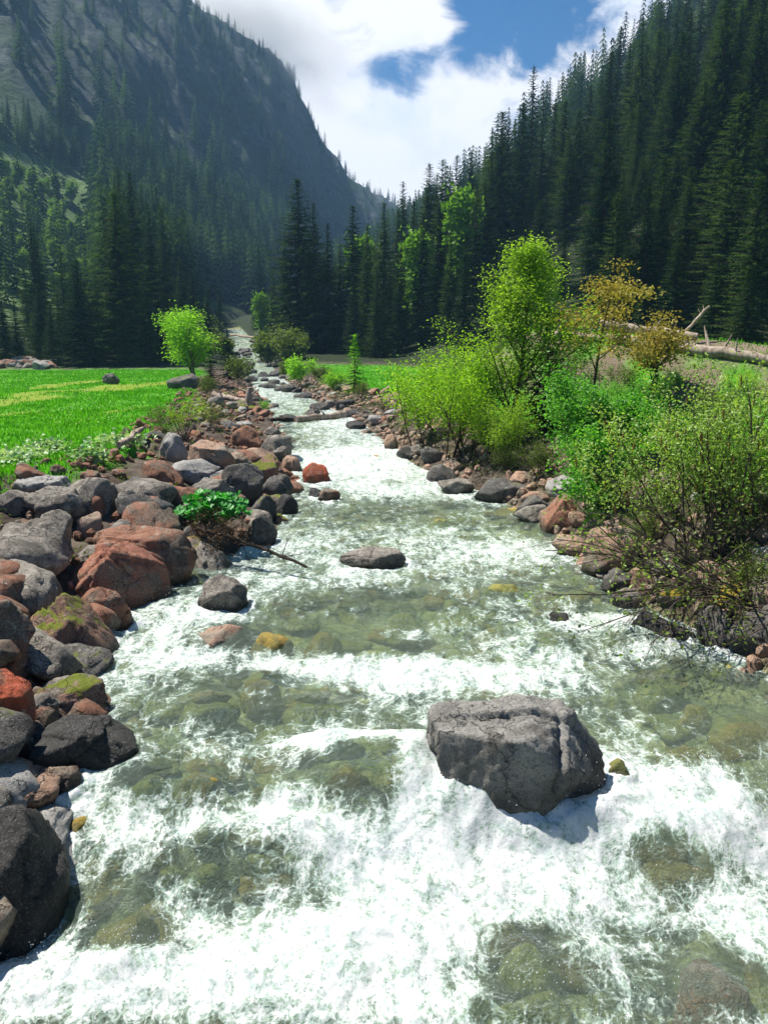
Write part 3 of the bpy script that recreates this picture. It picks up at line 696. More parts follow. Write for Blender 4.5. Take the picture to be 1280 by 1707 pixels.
def build_bed_stones():
    rg = np.random.RandomState(27); u, F = ICO[3]; sh = [rock_shape(720 + k, 3, nplanes=9, sharp=22, rough=.8)[0] for k in range(6)]
    for nm, st, n in (('stream_bed_stones', 'algae', 260), ('stream_bed_cobbles', 'olive', 260)):
        VV = []; FF = []
        Y = 3.2 * (26 / 3.2) ** rg.rand(n); X = xl(Y) + (xr(Y) - xl(Y)) * rg.rand(n); Z = terrain(X, Y)
        for k in range(n):
            s = rg.uniform(.07, .24); v = sh[rg.randint(6)] * s * np.array([1.2, 1, .55]) * rg.uniform(.7, 1.2, 3); a = rg.uniform(0, 6.28); c, q = math.cos(a), math.sin(a)
            VV.append(np.stack([v[:, 0] * c - v[:, 1] * q + X[k], v[:, 0] * q + v[:, 1] * c + Y[k], v[:, 2] + min(Z[k] + s * .15, zw(Y[k]) - s * .62)], 1)); FF.append(F + k * len(u))
        o = link(nm, make_mesh(nm, np.concatenate(VV), [np.concatenate(FF)], MR[st], True)); tag(o, 'algae covered stones on the bed under the clear water', 'bed stones', kind='stuff')
build_bed_stones()

# ------------------------------------------------------------------ the stream
# (photo px, py, half width px, half height px, foam amount, bump height)
FOAM = [
 (600, 720, 90, 30, .5, 0), (590, 770, 110, 22, .8, .0), (640, 805, 130, 30, .7, .05), (560, 690, 50, 20, .4, 0), (480, 640, 60, 40, .3, 0),
 (640, 905, 230, 30, .30, .03), (850, 925, 110, 26, .55, .04), (430, 915, 60, 30, .5, 0), (520, 960, 90, 30, .35, 0), (720, 960, 130, 30, .2, 0),
 (330, 1005, 80, 45, .55, .03), (240, 1100, 90, 50, .35, 0), (1000, 1045, 120, 22, .5, .05), (900, 1085, 130, 24, .45, .05), (1090, 1085, 80, 25, .35, .03), (700, 1125, 230, 22, .65, .05), (840, 1140, 150, 20, .7, .02),
 (330, 1100, 100, 20, .35, .02), (540, 1115, 90, 25, .3, .03), (620, 1190, 120, 40, .25, 0), (620, 1262, 160, 26, .6, .07), (560, 1245, 80, 22, .3, .05), (520, 1330, 70, 60, .45, .0), (700, 1340, 70, 50, .55, .02),
 (1120, 1320, 110, 45, .7, .03), (1030, 1290, 50, 50, .4, 0), (960, 1380, 200, 40, .7, .08), (1200, 1400, 100, 45, .8, .10), (680, 1440, 180, 60, .8, .08), (880, 1480, 160, 60, .55, .05),
 (560, 1600, 200, 60, .85, .10), (300, 1650, 220, 45, .9, .10), (60, 1650, 130, 50, .75, .08), (700, 1560, 120, 60, .6, .05), (980, 1600, 70, 30, .35, .04), (1080, 1660, 60, 40, .2, 0), (1240, 1520, 70, 80, .4, 0), (620, 1690, 300, 50, .7, .05),
 (350, 1400, 120, 30, .4, .03), (480, 1400, 70, 40, .3, .05), (170, 1250, 50, 40, .2, 0),
 (620, 1015, 130, 38, -.45, 0), (560, 1065, 110, 26, -.4, -.02), (440, 1185, 130, 50, -.32, 0), (330, 1320, 120, 50, -.36, 0), (1010, 965, 80, 40, -.65, -.02), (1150, 1150, 130, 60, -.55, 0), (1240, 1230, 70, 60, -.55, 0),
 (410, 1470, 90, 60, -.30, .05), (210, 1540, 100, 55, -.45, 0), (880, 1580, 70, 30, -.55, 0), (880, 1660, 100, 45, -.55, 0), (1170, 1630, 80, 60, -.55, 0), (610, 1315, 70, 50, -.25, .10), (1110, 1440, 70, 36, -.5, .04),
 (600, 1295, 120, 45, 0, .13), (600, 1248, 150, 13, .55, .03), (600, 1322, 85, 38, -.45, 0), (450, 1435, 110, 45, -.28, .11), (722, 1285, 62, 50, .8, .17), (790, 1345, 60, 30, .8, .14), (890, 1372, 120, 24, .7, .08), (1020, 1300, 40, 40, .5, .05),
 (860, 860, 60, 20, -.4, 0), (950, 880, 60, 30, -.5, 0), (640, 850, 120, 22, -.22, 0), (1050, 1010, 70, 30, -.3, 0), (470, 1280, 80, 40, -.2, 0)]
def build_water():
    ys = [3.0]
    while ys[-1] < 150: ys.append(ys[-1] + max(.009, .0036 * ys[-1] * (1 if ys[-1] < 20 else 1.6)))
    ys = np.array(ys); nc = 440
    u = np.linspace(0, 1, nc)
    L, Rr = xl(ys) - .55, xr(ys) + .55
    X = L[:, None] + (Rr - L)[:, None] * u[None]; Y = np.repeat(ys[:, None], nc, 1)
    x, y = X.ravel(), Y.ravel()
    foam = np.full(len(x), .0) + .18 * sstep(22, 34, y); bump = np.zeros(len(x))
    for px, py, rx, ry, a, b in FOAM:
        c, e = hit_water(px, py), hit_water(px + rx, py); t, bo = hit_water(px, py - ry), hit_water(px, py + ry)
        wx = e[0] - c[0]; wy = .5 * abs(t[1] - bo[1]) + .02
        wob = .35 * fbm2(x * 1.6 + px, y * 1.6, 3, 61)
        g = np.exp(-(((x - c[0]) / wx) ** 2 + ((y - c[1]) / wy) ** 2) ** 1.2 * (1 + wob))
        foam += (.92 * a if a > 0 else .72 * a) * g; bump += b * g
    for sx, sy, w, d, up in SUB_POS:
        g = np.exp(-(((x - sx) / (w * 1.15)) ** 2 + ((y - sy) / (d * 1.15)) ** 2) ** 1.5)
        bump += (up + .03) * g * (1 if up < .075 else .4)
        tail = np.exp(-((x - sx) / (w * .9)) ** 2) * np.exp(-((y - (sy - d * 1.5)) / (d * .7 + .08)) ** 2)
        foam += .38 * tail - .42 * g; bump -= .03 * tail
    # wrap the water round standing boulders
    for o in list(scene.objects):
        if o.name.startswith('boulder') and o.type == 'MESH':
            ox, oy, oz = o.location; dm = o.dimensions
            if float(xl(oy)) - .3 < ox < float(xr(oy)) + .3:
                w, d = dm.x / 2 + .02, dm.y / 2 + .02
                q = np.sqrt(((x - ox) / w) ** 2 + ((y - oy) / d) ** 2)
                ringf = np.exp(-((q - 1.12) / .16) ** 2) * (1 + .6 * fbm2(x * 3, y * 3, 2, 5))
                foam += .34 * ringf; bump += .03 * ringf
                tail = np.exp(-((x - ox) / w) ** 2) * np.exp(-((y - (oy - d * 1.7)) / (d * .6 + .1)) ** 2); foam += .3 * tail
    grad = np.abs(np.gradient(zw(ys), ys)); foam += np.repeat(np.clip(grad - .06, 0, .6)[:, None], nc, 1).ravel() * .55
    # along-current streaks and breaking crests
    wx = x + .35 * fbm2(x * .9, y * .9, 3, 71); wy = y + .5 * fbm2(x * .8 + 9, y * .8, 3, 72)
    n1 = fbm2(wx * 1.5, wy * .8, 4, 21); n2 = ridge2(wx * 1.9, wy * 2.2, 4, 22, .55); n3 = fbm2(wx * 6, wy * 5, 3, 23)
    foam = foam + .42 * n1 + .20 * (n2 - .25) + .16 * n3
    foam = np.where(foam > .5, .5 + .32 * np.tanh((foam - .5) / .32), foam)
    amp = np.clip(.35 + foam, .3, 1.3) * np.interp(y, [3, 10, 40], [1, .9, .8])
    z = zw(y) + bump
    z += amp * (.055 * fbm2(wx * 1.3, wy * 1.8, 3, 31) + .032 * (ridge2(wx * 2.6, wy * 3.4, 3, 32, .45) - .3) + .013 * fbm2(wx * 7, wy * 9, 3, 33))
    z += np.clip(foam, 0, 1) * (.014 * fbm2(x * 14 + .5 * n1, y * 14, 3, 34) + .006 * fbm2(x * 37, y * 37, 2, 35)) * np.interp(y, [3, 9, 20], [1, .8, 0])
    edge = np.minimum(u, 1 - u)[None] * (Rr - L)[:, None]
    z -= (.10 * (1 - sstep(.15, .5, edge))).ravel()
    V = np.stack([x, y, z], -1)
    i = np.arange(len(ys) - 1)[:, None] * nc; j = np.arange(nc - 1)[None]
    F = np.stack([i + j, i + j + 1, i + nc + j + 1, i + nc + j], -1).reshape(-1, 4)
    N = NT('stream_water'); pos = N.n('NewGeometry').outputs['Position']; fo = N.attr('foam')
    w3 = N.n('VectorMath', {0: pos, 1: N.n('VectorMath', {0: N.n('TexNoise', {'Vector': pos, 'Scale': 3.0, 'Detail': 3.0}).outputs['Color'], 'Scale': .30}, operation='SCALE').outputs[0]}, operation='ADD').outputs[0]
    a = N.noise(N.scale(w3, (1.0, .9, 1)), 7, 6, .66, .2); b = N.noise(pos, 75, 4, .75); c = N.noise(pos, 28, 3, .6, .3)
    lace = N.voro(w3, 9, 'DISTANCE_TO_EDGE'); lace2 = N.voro(w3, 24, 'DISTANCE_TO_EDGE')
    lc = N.math('SUBTRACT', 1.0, N.math('ADD', N.math('MULTIPLY', N.step(lace, 0, .14), .55), N.math('MULTIPLY', N.step(lace2, 0, .2), .45)))
    s = N.math('ADD', fo, N.math('MULTIPLY', N.math('SUBTRACT', a, .5), 1.3))
    stv = N.noise(N.scale(w3, (2.2, .55, 1)), 4.5, 6, .65, .4)
    s = N.math('ADD', s, N.math('MULTIPLY', N.math('SUBTRACT', stv, .5), 1.7))
    s2 = N.math('ADD', s, N.math('MULTIPLY', N.math('SUBTRACT', lc, .35), .42))
    s = N.math('ADD', s2, N.math('ADD', N.math('MULTIPLY', N.math('SUBTRACT', b, .5), 1.5), N.math('MULTIPLY', N.math('SUBTRACT', c, .5), 1.2)))
    ff = N.math('MULTIPLY', N.step(s, .25, .92), .96)
    milk = N.step(s2, -.05, .65)
    h = N.math('ADD', N.math('MULTIPLY', a, .5), N.math('MULTIPLY', c, .35))
    rip = N.math('ADD', N.noise(N.scale(w3, (1.0, 1.25, 1)), 14, 5, .6, .6), N.math('MULTIPLY', N.noise(pos, 62, 3, .65, .3), .48))
    bw = N.bump(rip, .85, .06); bf = N.bump(h, .35, .05)
    fres = N.n('Fresnel', {'IOR': 1.33, 'Normal': bw}).outputs[0]
    clear = N.n('BsdfTransparent', {'Color': N.mix(N.noise(pos, .8, 3), (.80, .94, .87), (.87, .95, .86))}).outputs[0]
    body = N.n('BsdfDiffuse', {'Color': (.52, .70, .57), 'Normal': bw}).outputs[0]
    cb = N.n('MixShader', {'Fac': N.math('MULTIPLY_ADD', milk, .52, .10), 1: clear, 2: body}).outputs[0]
    glo = N.n('BsdfGlossy', {'Color': (1, 1, 1), 'Roughness': .06, 'Normal': bw}).outputs[0]
    wat = N.n('MixShader', {'Fac': fres, 1: cb, 2: glo}).outputs[0]
    fcol = N.mix(N.step(N.math('ADD', N.math('MULTIPLY', a, .6), N.math('MULTIPLY', c, .4)), .56, .40), (.86, .88, .88), (.62, .72, .71))
    fd = N.n('BsdfPrincipled', {'Base Color': fcol, 'Roughness': .45, 'Specular IOR Level': .4, 'Normal': bf}).outputs[0]
    ft = N.n('BsdfTranslucent', {'Color': (.85, .9, .9), 'Normal': bf}).outputs[0]
    fm = N.n('MixShader', {'Fac': .35, 1: fd, 2: ft}).outputs[0]
    m = N.surf(N.n('MixShader', {'Fac': ff, 1: wat, 2: fm}).outputs[0])
    o = link('water', make_mesh('water', V, [F], m, True, None, dict(foam=foam))); tag(o, kind='structure')
build_water()

def build_spray():
    rg = np.random.RandomState(8); VV = []; n = 0
    o8 = np.array([(1, 0, 0), (0, 1, 0), (-1, 0, 0), (0, -1, 0), (0, 0, 1), (0, 0, -1)], float); f8 = np.array([(0, 1, 4), (1, 2, 4), (2, 3, 4), (3, 0, 4), (1, 0, 5), (2, 1, 5), (3, 2, 5), (0, 3, 5)])
    for px, py, rx, ry, m, hz in [(620, 1250, 170, 25, 500, .07), (740, 1310, 60, 40, 500, .10), (930, 1360, 120, 25, 600, .10), (1010, 1290, 50, 40, 250, .07), (640, 1420, 200, 30, 700, .08), (1130, 1390, 140, 40, 500, .08), (520, 1600, 200, 40, 700, .10), (220, 1625, 180, 35, 700, .09),
                                  (880, 1500, 200, 60, 500, .06), (1180, 1300, 90, 30, 300, .06), (760, 1130, 240, 15, 350, .05), (330, 1010, 60, 25, 200, .05), (230, 1150, 40, 60, 200, .05), (760, 1640, 300, 50, 500, .06)]:
        c, e = hit_water(px, py), hit_water(px + rx, py); d = abs(hit_water(px, py - ry)[1] - hit_water(px, py + ry)[1]) / 2
        P = np.stack([c[0] + rg.normal(size=m) * (e[0] - c[0]) * .55, c[1] + rg.normal(size=m) * d * .6, np.zeros(m)], 1); P[:, 2] = zw(P[:, 1]) + .05 + rg.exponential(hz, m) * .8
        s = rg.uniform(.0012, .0042, m)
        VV.append(P[:, None] + o8[None] * s[:, None, None] * np.array([1, 1, 1.3]))
    V = np.concatenate(VV); k = len(V); F = (np.arange(k)[:, None, None] * 6 + f8[None]).reshape(-1, 3)
    N = NT('water_drops'); m = N.surf(N.principled((.85, .9, .92), .15, None, .6))
    o = link('spray', make_mesh('spray', V.reshape(-1, 3), [F], m, True)); tag(o, 'flying water drops over the white rapids', 'spray', kind='stuff')
build_spray()

# ------------------------------------------------------------------ vegetation materials
def mat_leaf(name, c1, c2, trans=.5, gloss=.015, tcol=None, tone=False):
    N = NT(name); geo = N.n('NewGeometry'); oi = N.n('ObjectInfo').outputs['Random']
    rp = geo.outputs['Random Per Island']; n = N.noise(geo.outputs['Position'], .9, 3)
    f = N.math('ADD', N.math('MULTIPLY', rp, .55), N.math('ADD', N.math('MULTIPLY', n, .5), N.math('MULTIPLY', oi, .25)))
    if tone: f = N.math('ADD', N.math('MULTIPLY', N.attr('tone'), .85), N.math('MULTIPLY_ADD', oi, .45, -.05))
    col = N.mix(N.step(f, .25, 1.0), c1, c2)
    d = N.n('BsdfDiffuse', {'Color': col}).outputs[0]
    tc = N.mix(1.0, col, tcol or (1.3, 1.4, .6), 'MULTIPLY')
    t = N.n('BsdfTranslucent', {'Color': tc}).outputs[0]
    m = N.n('MixShader', {'Fac': trans, 1: d, 2: t}).outputs[0]
    g = N.n('BsdfGlossy', {'Color': (1, 1, 1), 'Roughness': .5}).outputs[0]
    return N.surf(N.n('MixShader', {'Fac': gloss, 1: m, 2: g}).outputs[0])
def mat_bark(name, c1, c2, sc=14):
    N = NT(name); pos = N.n('NewGeometry').outputs['Position']
    n = N.noise(N.scale(pos, (1, 1, .25)), sc, 6, .7)
    return N.surf(N.principled(N.ramp(n, [(.35, c1), (.65, c2)]), .9, N.bump(n, .6, .02), .15))
ML = dict(
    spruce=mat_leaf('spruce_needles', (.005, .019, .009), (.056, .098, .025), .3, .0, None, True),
    far=mat_leaf('distant_needles', (.007, .024, .014), (.060, .105, .035), .2, .0, None, True),
    birch=mat_leaf('spring_birch_leaf', (.14, .26, .02), (.32, .48, .04), .55),
    willow=mat_leaf('willow_leaf', (.16, .33, .015), (.34, .53, .03), .55),
    alder=mat_leaf('alder_leaf', (.07, .25, .025), (.18, .44, .04), .5, .02),
    shrub=mat_leaf('catkin_alder_leaf', (.11, .21, .03), (.32, .46, .09), .5, .03),
    ochre=mat_leaf('ochre_leaf', (.22, .19, .035), (.44, .38, .085), .4, .01, (1.2, 1.1, .6)),
    bright=mat_leaf('bright_spring_leaf', (.14, .33, .02), (.28, .52, .04), .55),
    slope=mat_leaf('slope_birch_leaf', (.09, .18, .03), (.20, .32, .06), .4),
    dull=mat_leaf('dull_shrub_leaf', (.05, .085, .018), (.15, .20, .04), .4),
    butter=mat_leaf('butterbur_leaf', (.02, .20, .015), (.05, .36, .03), .4, .04),
    flower=mat_leaf('whitish_leaf', (.10, .28, .05), (.40, .50, .30), .35, .05),
    dead=mat_leaf('dry_brown_needles', (.06, .030, .012), (.14, .075, .035), .2, .02, (1, 1, .8)),
    catkin=mat_leaf('brown_catkin', (.15, .085, .02), (.28, .17, .04), .3, .02, (1, 1, .8)),
    grass=mat_leaf('meadow_blade', (.05, .22, .010), (.15, .40, .022), .5, .0, (1.1, 1.3, .5)),
)
MB_spruce = mat_bark('spruce_bark', (.020, .014, .010), (.055, .042, .032))
MB_grey = mat_bark('grey_bark', (.05, .042, .034), (.17, .15, .125))
MB_brown = mat_bark('brown_bark', (.030, .020, .013), (.095, .068, .046))
MB_twig = mat_bark('twig_bark', (.035, .026, .018), (.12, .098, .075), 30)
MB_wood = mat_bark('bleached_wood', (.14, .10, .075), (.46, .38, .31), 9)
MB_dark = mat_bark('dark_wet_wood', (.014, .011, .009), (.05, .038, .028), 12)

# ------------------------------------------------------------------ spruce prototypes (10 m unit height)
def spruce_geo(seed, H=20.0, Rm=3.2, whorl=.46, bare=.06, dens=1.0, gap=0.0, seg=.24, size=1.0, power=.9):
    rg = np.random.RandomState(seed)
    tri = []; tone = []; br = MB()
    z = H * bare
    while z < H * .992:
        t = z / H; Rr = Rm * (1 - t) ** power * min(1, .55 + t * 5) + .12
        nb = max(4, int(round((7.5 if t < .8 else 5.5) * dens))); a0 = rg.uniform(0, 6.28)
        for k in range(nb):
            if rg.rand() < gap: continue
            a = a0 + k * 2 * np.pi / nb + rg.uniform(-.35, .35); L = Rr * rg.uniform(.62, 1.12)
            bt = rg.rand() ** 1.5; n = max(3, int(L / seg)); s = np.linspace(0, 1, n + 1)
            up = .35 * (t - .45) + .5 * max(0, t - .85) / .15 ; droop = -.30 * L * (1.15 - t) * rg.uniform(.7, 1.3)
            rad = s * L; zz = z + up * rad + droop * s ** 1.3 + .20 * L * (1 - t * .5) * s ** 3 + rg.uniform(-.15, .15)
            ca, sa = np.cos(a), np.sin(a); hz = min(1.0, (1 - t) * 4.5)
            P = np.stack([rad * ca, rad * sa, zz], 1)
            side = np.array([-sa, ca, 0]); out = np.array([ca, sa, 0])
            for i in range(1, n + 1):
                f = s[i]
                for sg in (-1, 1):
                    tz = .45 + .55 * min(1, (1 - t) * 2.2); l = tz * size * (.26 + .40 * (1 - f) * min(1, L / 2.0)) * rg.uniform(.7, 1.3)
                    dvec = side * sg * l * rg.uniform(.6, 1.0) + out * l * rg.uniform(.25, .7) + np.array([0, 0, -l * rg.uniform(.25, .8) * hz + l * .25 * (1 - hz)])
                    w = out * .085 * size * tz + rg.normal(size=3) * .03
                    p0 = P[i] - out * rg.uniform(0, .2)
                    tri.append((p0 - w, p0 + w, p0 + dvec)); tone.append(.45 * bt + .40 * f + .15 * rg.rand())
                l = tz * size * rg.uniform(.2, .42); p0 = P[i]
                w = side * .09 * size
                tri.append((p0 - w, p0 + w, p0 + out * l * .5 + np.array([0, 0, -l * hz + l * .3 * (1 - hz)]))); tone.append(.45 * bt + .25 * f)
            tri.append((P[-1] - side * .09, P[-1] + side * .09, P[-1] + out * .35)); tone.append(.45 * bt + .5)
            if k % 2 == 0 and L > .8: br.tube(P[[0, n // 2, n]], [.05 + .02 * L / 2, .03, .01], 3, False)
        z += whorl * rg.uniform(.75, 1.2) * (1 if t < .8 else .6)
    tri.append(((-.05, 0, H * .96), (.05, 0, H * .96), (0, 0, H * 1.01))); tri.append(((0, -.05, H * .96), (0, .05, H * .96), (0, 0, H * 1.01))); tone += [.5, .5]
    V = np.array(tri, float).reshape(-1, 3)
    zt = np.linspace(0, H * .97, 9); wob = rg.normal(size=(9, 2)) * .04; wob[0] = 0
    br.tube(np.stack([wob[:, 0], wob[:, 1], zt], 1), np.interp(zt, [0, 1, H], [H * .017, H * .012, .02]), 7)
    return V, br, np.repeat(tone, 3)
def spruce_proto(seed, **kw):
    V, br, tn = spruce_geo(seed, **kw)
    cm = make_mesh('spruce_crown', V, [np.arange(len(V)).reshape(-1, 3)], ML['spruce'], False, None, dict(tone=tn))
    tm = br.mesh('spruce_trunk', MB_spruce)
    tv = np.concatenate(br.V); tf = [np.concatenate(v) + len(V) for v in br.F.values() if v]
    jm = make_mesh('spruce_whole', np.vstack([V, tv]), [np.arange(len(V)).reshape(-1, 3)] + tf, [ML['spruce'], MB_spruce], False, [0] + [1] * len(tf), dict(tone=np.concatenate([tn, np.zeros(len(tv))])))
    return cm, tm, jm, kw.get('H', 20.0)
SPR = dict(
    full=[spruce_proto(s, Rm=4.3, dens=1.25) for s in (1, 2, 3)],
    slim=[spruce_proto(s, Rm=3.1, power=.85, dens=1.1) for s in (4, 5)],
    loose=[spruce_proto(s, Rm=3.1, gap=.25, whorl=.55, bare=.22) for s in (6, 7)],
    bare=[spruce_proto(s, Rm=2.2, gap=.35, whorl=.62, bare=.45, power=.55) for s in (8,)],
    young=[spruce_proto(9, H=6.0, Rm=1.7, whorl=.30, bare=.03, seg=.2, size=.55)],
)
def put_spruce(x, y, H, kind, label, group, rg, widen=1.0, parts=True, z=None, name='spruce_tree'):
    cm, tm, jm, H0 = rg.choice(SPR[kind]); z = ground_z(x, y) if z is None else z
    sc = H / H0; sw = sc ** .75 * widen if kind != 'young' else sc * widen
    rz = rg.uniform(0, 6.28)
    if parts:
        e = empty(name, (x, y, z - .15), rz, label, 'tree', group)
        for nm, me in (('trunk', tm), ('crown', cm)):
            o = link(nm, me, e); o.scale = (sw, sw, sc)
    else:
        e = link(name, jm); e.location = (x, y, z - .15); e.rotation_euler = (0, 0, rz); e.scale = (sw, sw, sc); tag(e, label, 'tree', group)
    return e

TREE_ROWS = [
 # (top px, top py, distance, kind, widen)
 # left meadow edge
 (190, 318, 76, 'full', 1.6), (127, 428, 74, 'full', 1.4), (62, 470, 78, 'full', 1), (22, 490, 80, 'slim', 1), (95, 485, 84, 'slim', 1), (160, 455, 80, 'slim', 1), (247, 470, 76, 'slim', 1), (222, 430, 84, 'full', 1),
 (285, 485, 84, 'slim', 1), (320, 450, 92, 'slim', 1), (265, 520, 78, 'slim', 1.1), (300, 430, 104, 'full', 1), (345, 470, 106, 'slim', 1), (40, 440, 92, 'full', 1), (-20, 420, 84, 'full', 1), (205, 500, 74, 'slim', 1.2),
 (150, 520, 73, 'slim', 1.1), (85, 530, 74, 'slim', 1.1), (5, 530, 76, 'full', .9), (240, 540, 73, 'slim', 1.1), (345, 520, 90, 'slim', 1), (365, 480, 125, 'slim', 1),
 # centre, right of the stream
 (495, 296, 88, 'full', 1.5), (522, 335, 94, 'full', 1), (546, 368, 90, 'slim', 1.1), (588, 338, 90, 'full', 1.1), (612, 372, 84, 'slim', 1), (640, 335, 92, 'full', 1), (664, 345, 96, 'slim', 1), (474, 400, 100, 'slim', 1), (566, 402, 92, 'slim', 1), (455, 440, 112, 'slim', 1),
 (440, 470, 124, 'slim', 1), (512, 410, 86, 'slim', 1.1), (690, 330, 88, 'slim', 1), (716, 268, 98, 'full', 1), (738, 262, 92, 'slim', 1.1), (762, 255, 104, 'slim', 1), (786, 250, 106, 'full', .9), (706, 352, 84, 'slim', 1), (732, 340, 82, 'slim', 1.1), (668, 410, 82, 'slim', 1), (628, 440, 80, 'slim', 1),
 (672, 300, 112, 'slim', 1), (650, 430, 84, 'slim', 1), (540, 440, 86, 'slim', 1.1), (752, 390, 78, 'slim', 1), (775, 420, 74, 'slim', 1), (590, 450, 82, 'slim', 1), (480, 480, 96, 'slim', 1), (425, 490, 140, 'slim', 1),
 # the right hillside
 (838, 184, 102, 'full', 1.05), (890, 105, 118, 'loose', 1), (906, 150, 110, 'loose', 1), (872, 170, 108, 'slim', 1), (820, 250, 98, 'slim', 1), (808, 300, 92, 'slim', 1), (925, 170, 112, 'slim', 1), (943, 165, 106, 'slim', 1), (966, 180, 100, 'full', 1), (985, 140, 118, 'slim', 1), (1003, 130, 112, 'slim', 1),
 (1035, 42, 126, 'loose', 1), (1056, 62, 120, 'loose', 1), (1080, 72, 112, 'slim', 1), (1102, 2, 128, 'bare', 1), (1116, -22, 132, 'bare', 1), (1134, -40, 128, 'bare', 1), (1152, -50, 132, 'bare', 1), (1172, -20, 124, 'bare', 1), (1192, -50, 130, 'bare', 1), (1215, -70, 120, 'bare', 1), (1244, -60, 112, 'loose', 1),
 (950, 228, 92, 'full', 1.1), (1010, 232, 86, 'full', 1.1), (1062, 238, 82, 'full', 1), (1130, 240, 76, 'full', 1.05), (902, 330, 84, 'full', 1), (870, 390, 80, 'full', 1), (1176, 130, 76, 'full', 1.15), (1238, 150, 66, 'full', 1.1), (1270, 20, 74, 'full', 1.2), (1222, 260, 62, 'full', 1.05), (1150, 300, 66, 'slim', 1.1),
 (1090, 330, 70, 'full', .95), (1046, 420, 66, 'slim', 1.1), (985, 370, 76, 'full', 1), (840, 400, 78, 'slim', 1), (1130, 400, 60, 'slim', 1.1), (1200, 420, 56, 'full', .9), (1268, 290, 54, 'full', 1), (940, 420, 74, 'slim', 1), (1110, 170, 92, 'full', 1.05), (1060, 150, 104, 'full', 1), (1150, 90, 98, 'full', 1.05), (1210, 40, 92, 'full', 1.1), (1020, 330, 80, 'slim', 1), (1290, 160, 60, 'full', 1.1), (1250, 440, 52, 'slim', 1.1), (1075, 470, 58, 'slim', 1), (1085, 300, 86, 'full', 1), (1122, 330, 90, 'full', 1), (1160, 350, 80, 'slim', 1.1), (1100, 400, 72, 'full', 1), (1066, 370, 80, 'slim', 1.1), (1142, 430, 72, 'slim', 1.1), (1180, 390, 68, 'full', 1), (900, 450, 72, 'slim', 1), (810, 440, 74, 'slim', 1),
]
LABEL_ROW = {0: 'tallest broad spruce rising at the left meadow edge', 1: 'dark cone-shaped spruce just left of the tallest meadow-edge spruce', 22: 'tall broad spruce standing over the right side of the distant stream',
             25: 'broad spruce in the centre stand two crowns right of the tall streamside spruce', 49: 'dense pointed spruce cutting the clouds left of the sparse twin spruces', 50: 'tall sparse spruce with thin top against the sky gap',
             60: 'tall sparse spruce high on the skyline left of the bare-stemmed row'}
SP_POS = []
def build_spruces():
    rg = random.Random(21)
    for k, (px, py, Y, kind, wd) in enumerate(TREE_ROWS):
        p = at_y(px, py, Y); z = ground_z(p[0], Y); H = p[2] - z
        if H < 6 or H > 36: print('TREE', k, px, py, Y, 'H=%.1f' % H)
        H = min(max(H, 6), 38); SP_POS.append((p[0], Y))
        zone = ('left meadow edge', 'centre stand') if k < 51 else None
        if k in LABEL_ROW: lab, grp = LABEL_ROW[k], None
        elif k < 22: lab, grp = 'dark spruce in the closed row along the left meadow edge', 'spruces along the left meadow edge'
        elif k < 49: lab, grp = 'dark spruce in the stand behind the right meadow and stream', 'spruces of the centre stand'
        elif kind == 'bare': lab, grp = 'bare-stemmed spruce in the row high on the right skyline', 'bare-stemmed skyline spruces'
        else: lab, grp = 'dark spruce on the steep right hillside', 'spruces of the right hillside'
        if k >= 49: wd *= rg.choice([1.05, 1.2, 1.35, 1.5])
        put_spruce(p[0], Y, H, kind, lab, grp, rg, wd, z=z)
    # more spruces filling the right hillside
    n = tries = 0
    while n < 34 and tries < 6000:
        tries += 1
        Y = rg.uniform(52, 170); X = rg.uniform(-2, 100)
        s = X - float(xtoe(Y)); px = 640 + FPX * X / (Y * .98)
        if s < 3 or px > 1330 or px < 690: continue
        if min((X - a) ** 2 + (Y - b) ** 2 for a, b in SP_POS) < 3.2 ** 2: continue
        SP_POS.append((X, Y)); n += 1
        put_spruce(X, Y, rg.uniform(9, 18), rg.choice(['full', 'slim', 'slim', 'loose']), 'dark spruce on the steep right hillside', 'spruces of the right hillside', rg)
    n = tries = 0
    while n < 26 and tries < 4000:
        tries += 1
        Y = rg.uniform(62, 112); px = rg.uniform(985, 1230); X = (px - 640) / FPX * Y
        if X - float(xtoe(Y)) < 4 or min((X - a) ** 2 + (Y - b) ** 2 for a, b in SP_POS) < 2.4 ** 2: continue
        SP_POS.append((X, Y)); n += 1
        put_spruce(X, Y, rg.uniform(8, 17), rg.choice(['full', 'slim']), 'dark spruce on the steep right hillside', 'spruces of the right hillside', rg, 1.2)
    # the forested lower slope of the left mountain: nearest ones singly
    n = tries = 0
    while n < 122 and tries < 9000:
        tries += 1
        a = rg.uniform(az_px(-40), az_px(660)); r = 88 * (300 / 88) ** rg.random()
        X, Y = r * math.sin(a), r * math.cos(a)
        _, t, cl = mount(np.array([X]), np.array([Y]), False); t = float(t[0])
        if t < -.25 or t > .43 or X > xtoe(Y) - 14 or abs(X - .5 * (xl(Y) + xr(Y))) < 7: continue
        px = 640 + FPX * X / (Y * .98)
        if px < 190 and .03 < t < .38 and rg.random() < .97: continue
        if min((X - b) ** 2 + (Y - c) ** 2 for b, c in SP_POS) < 3.6 ** 2: continue
        SP_POS.append((X, Y)); n += 1
        put_spruce(X, Y, rg.uniform(12, 22) * (.6 if px < 200 else 1), rg.choice(['full', 'slim', 'slim']), 'bluish dark spruce on the forested lower slope of the left mountain', 'spruces of the left slope', rg, parts=r < 150)
build_spruces()
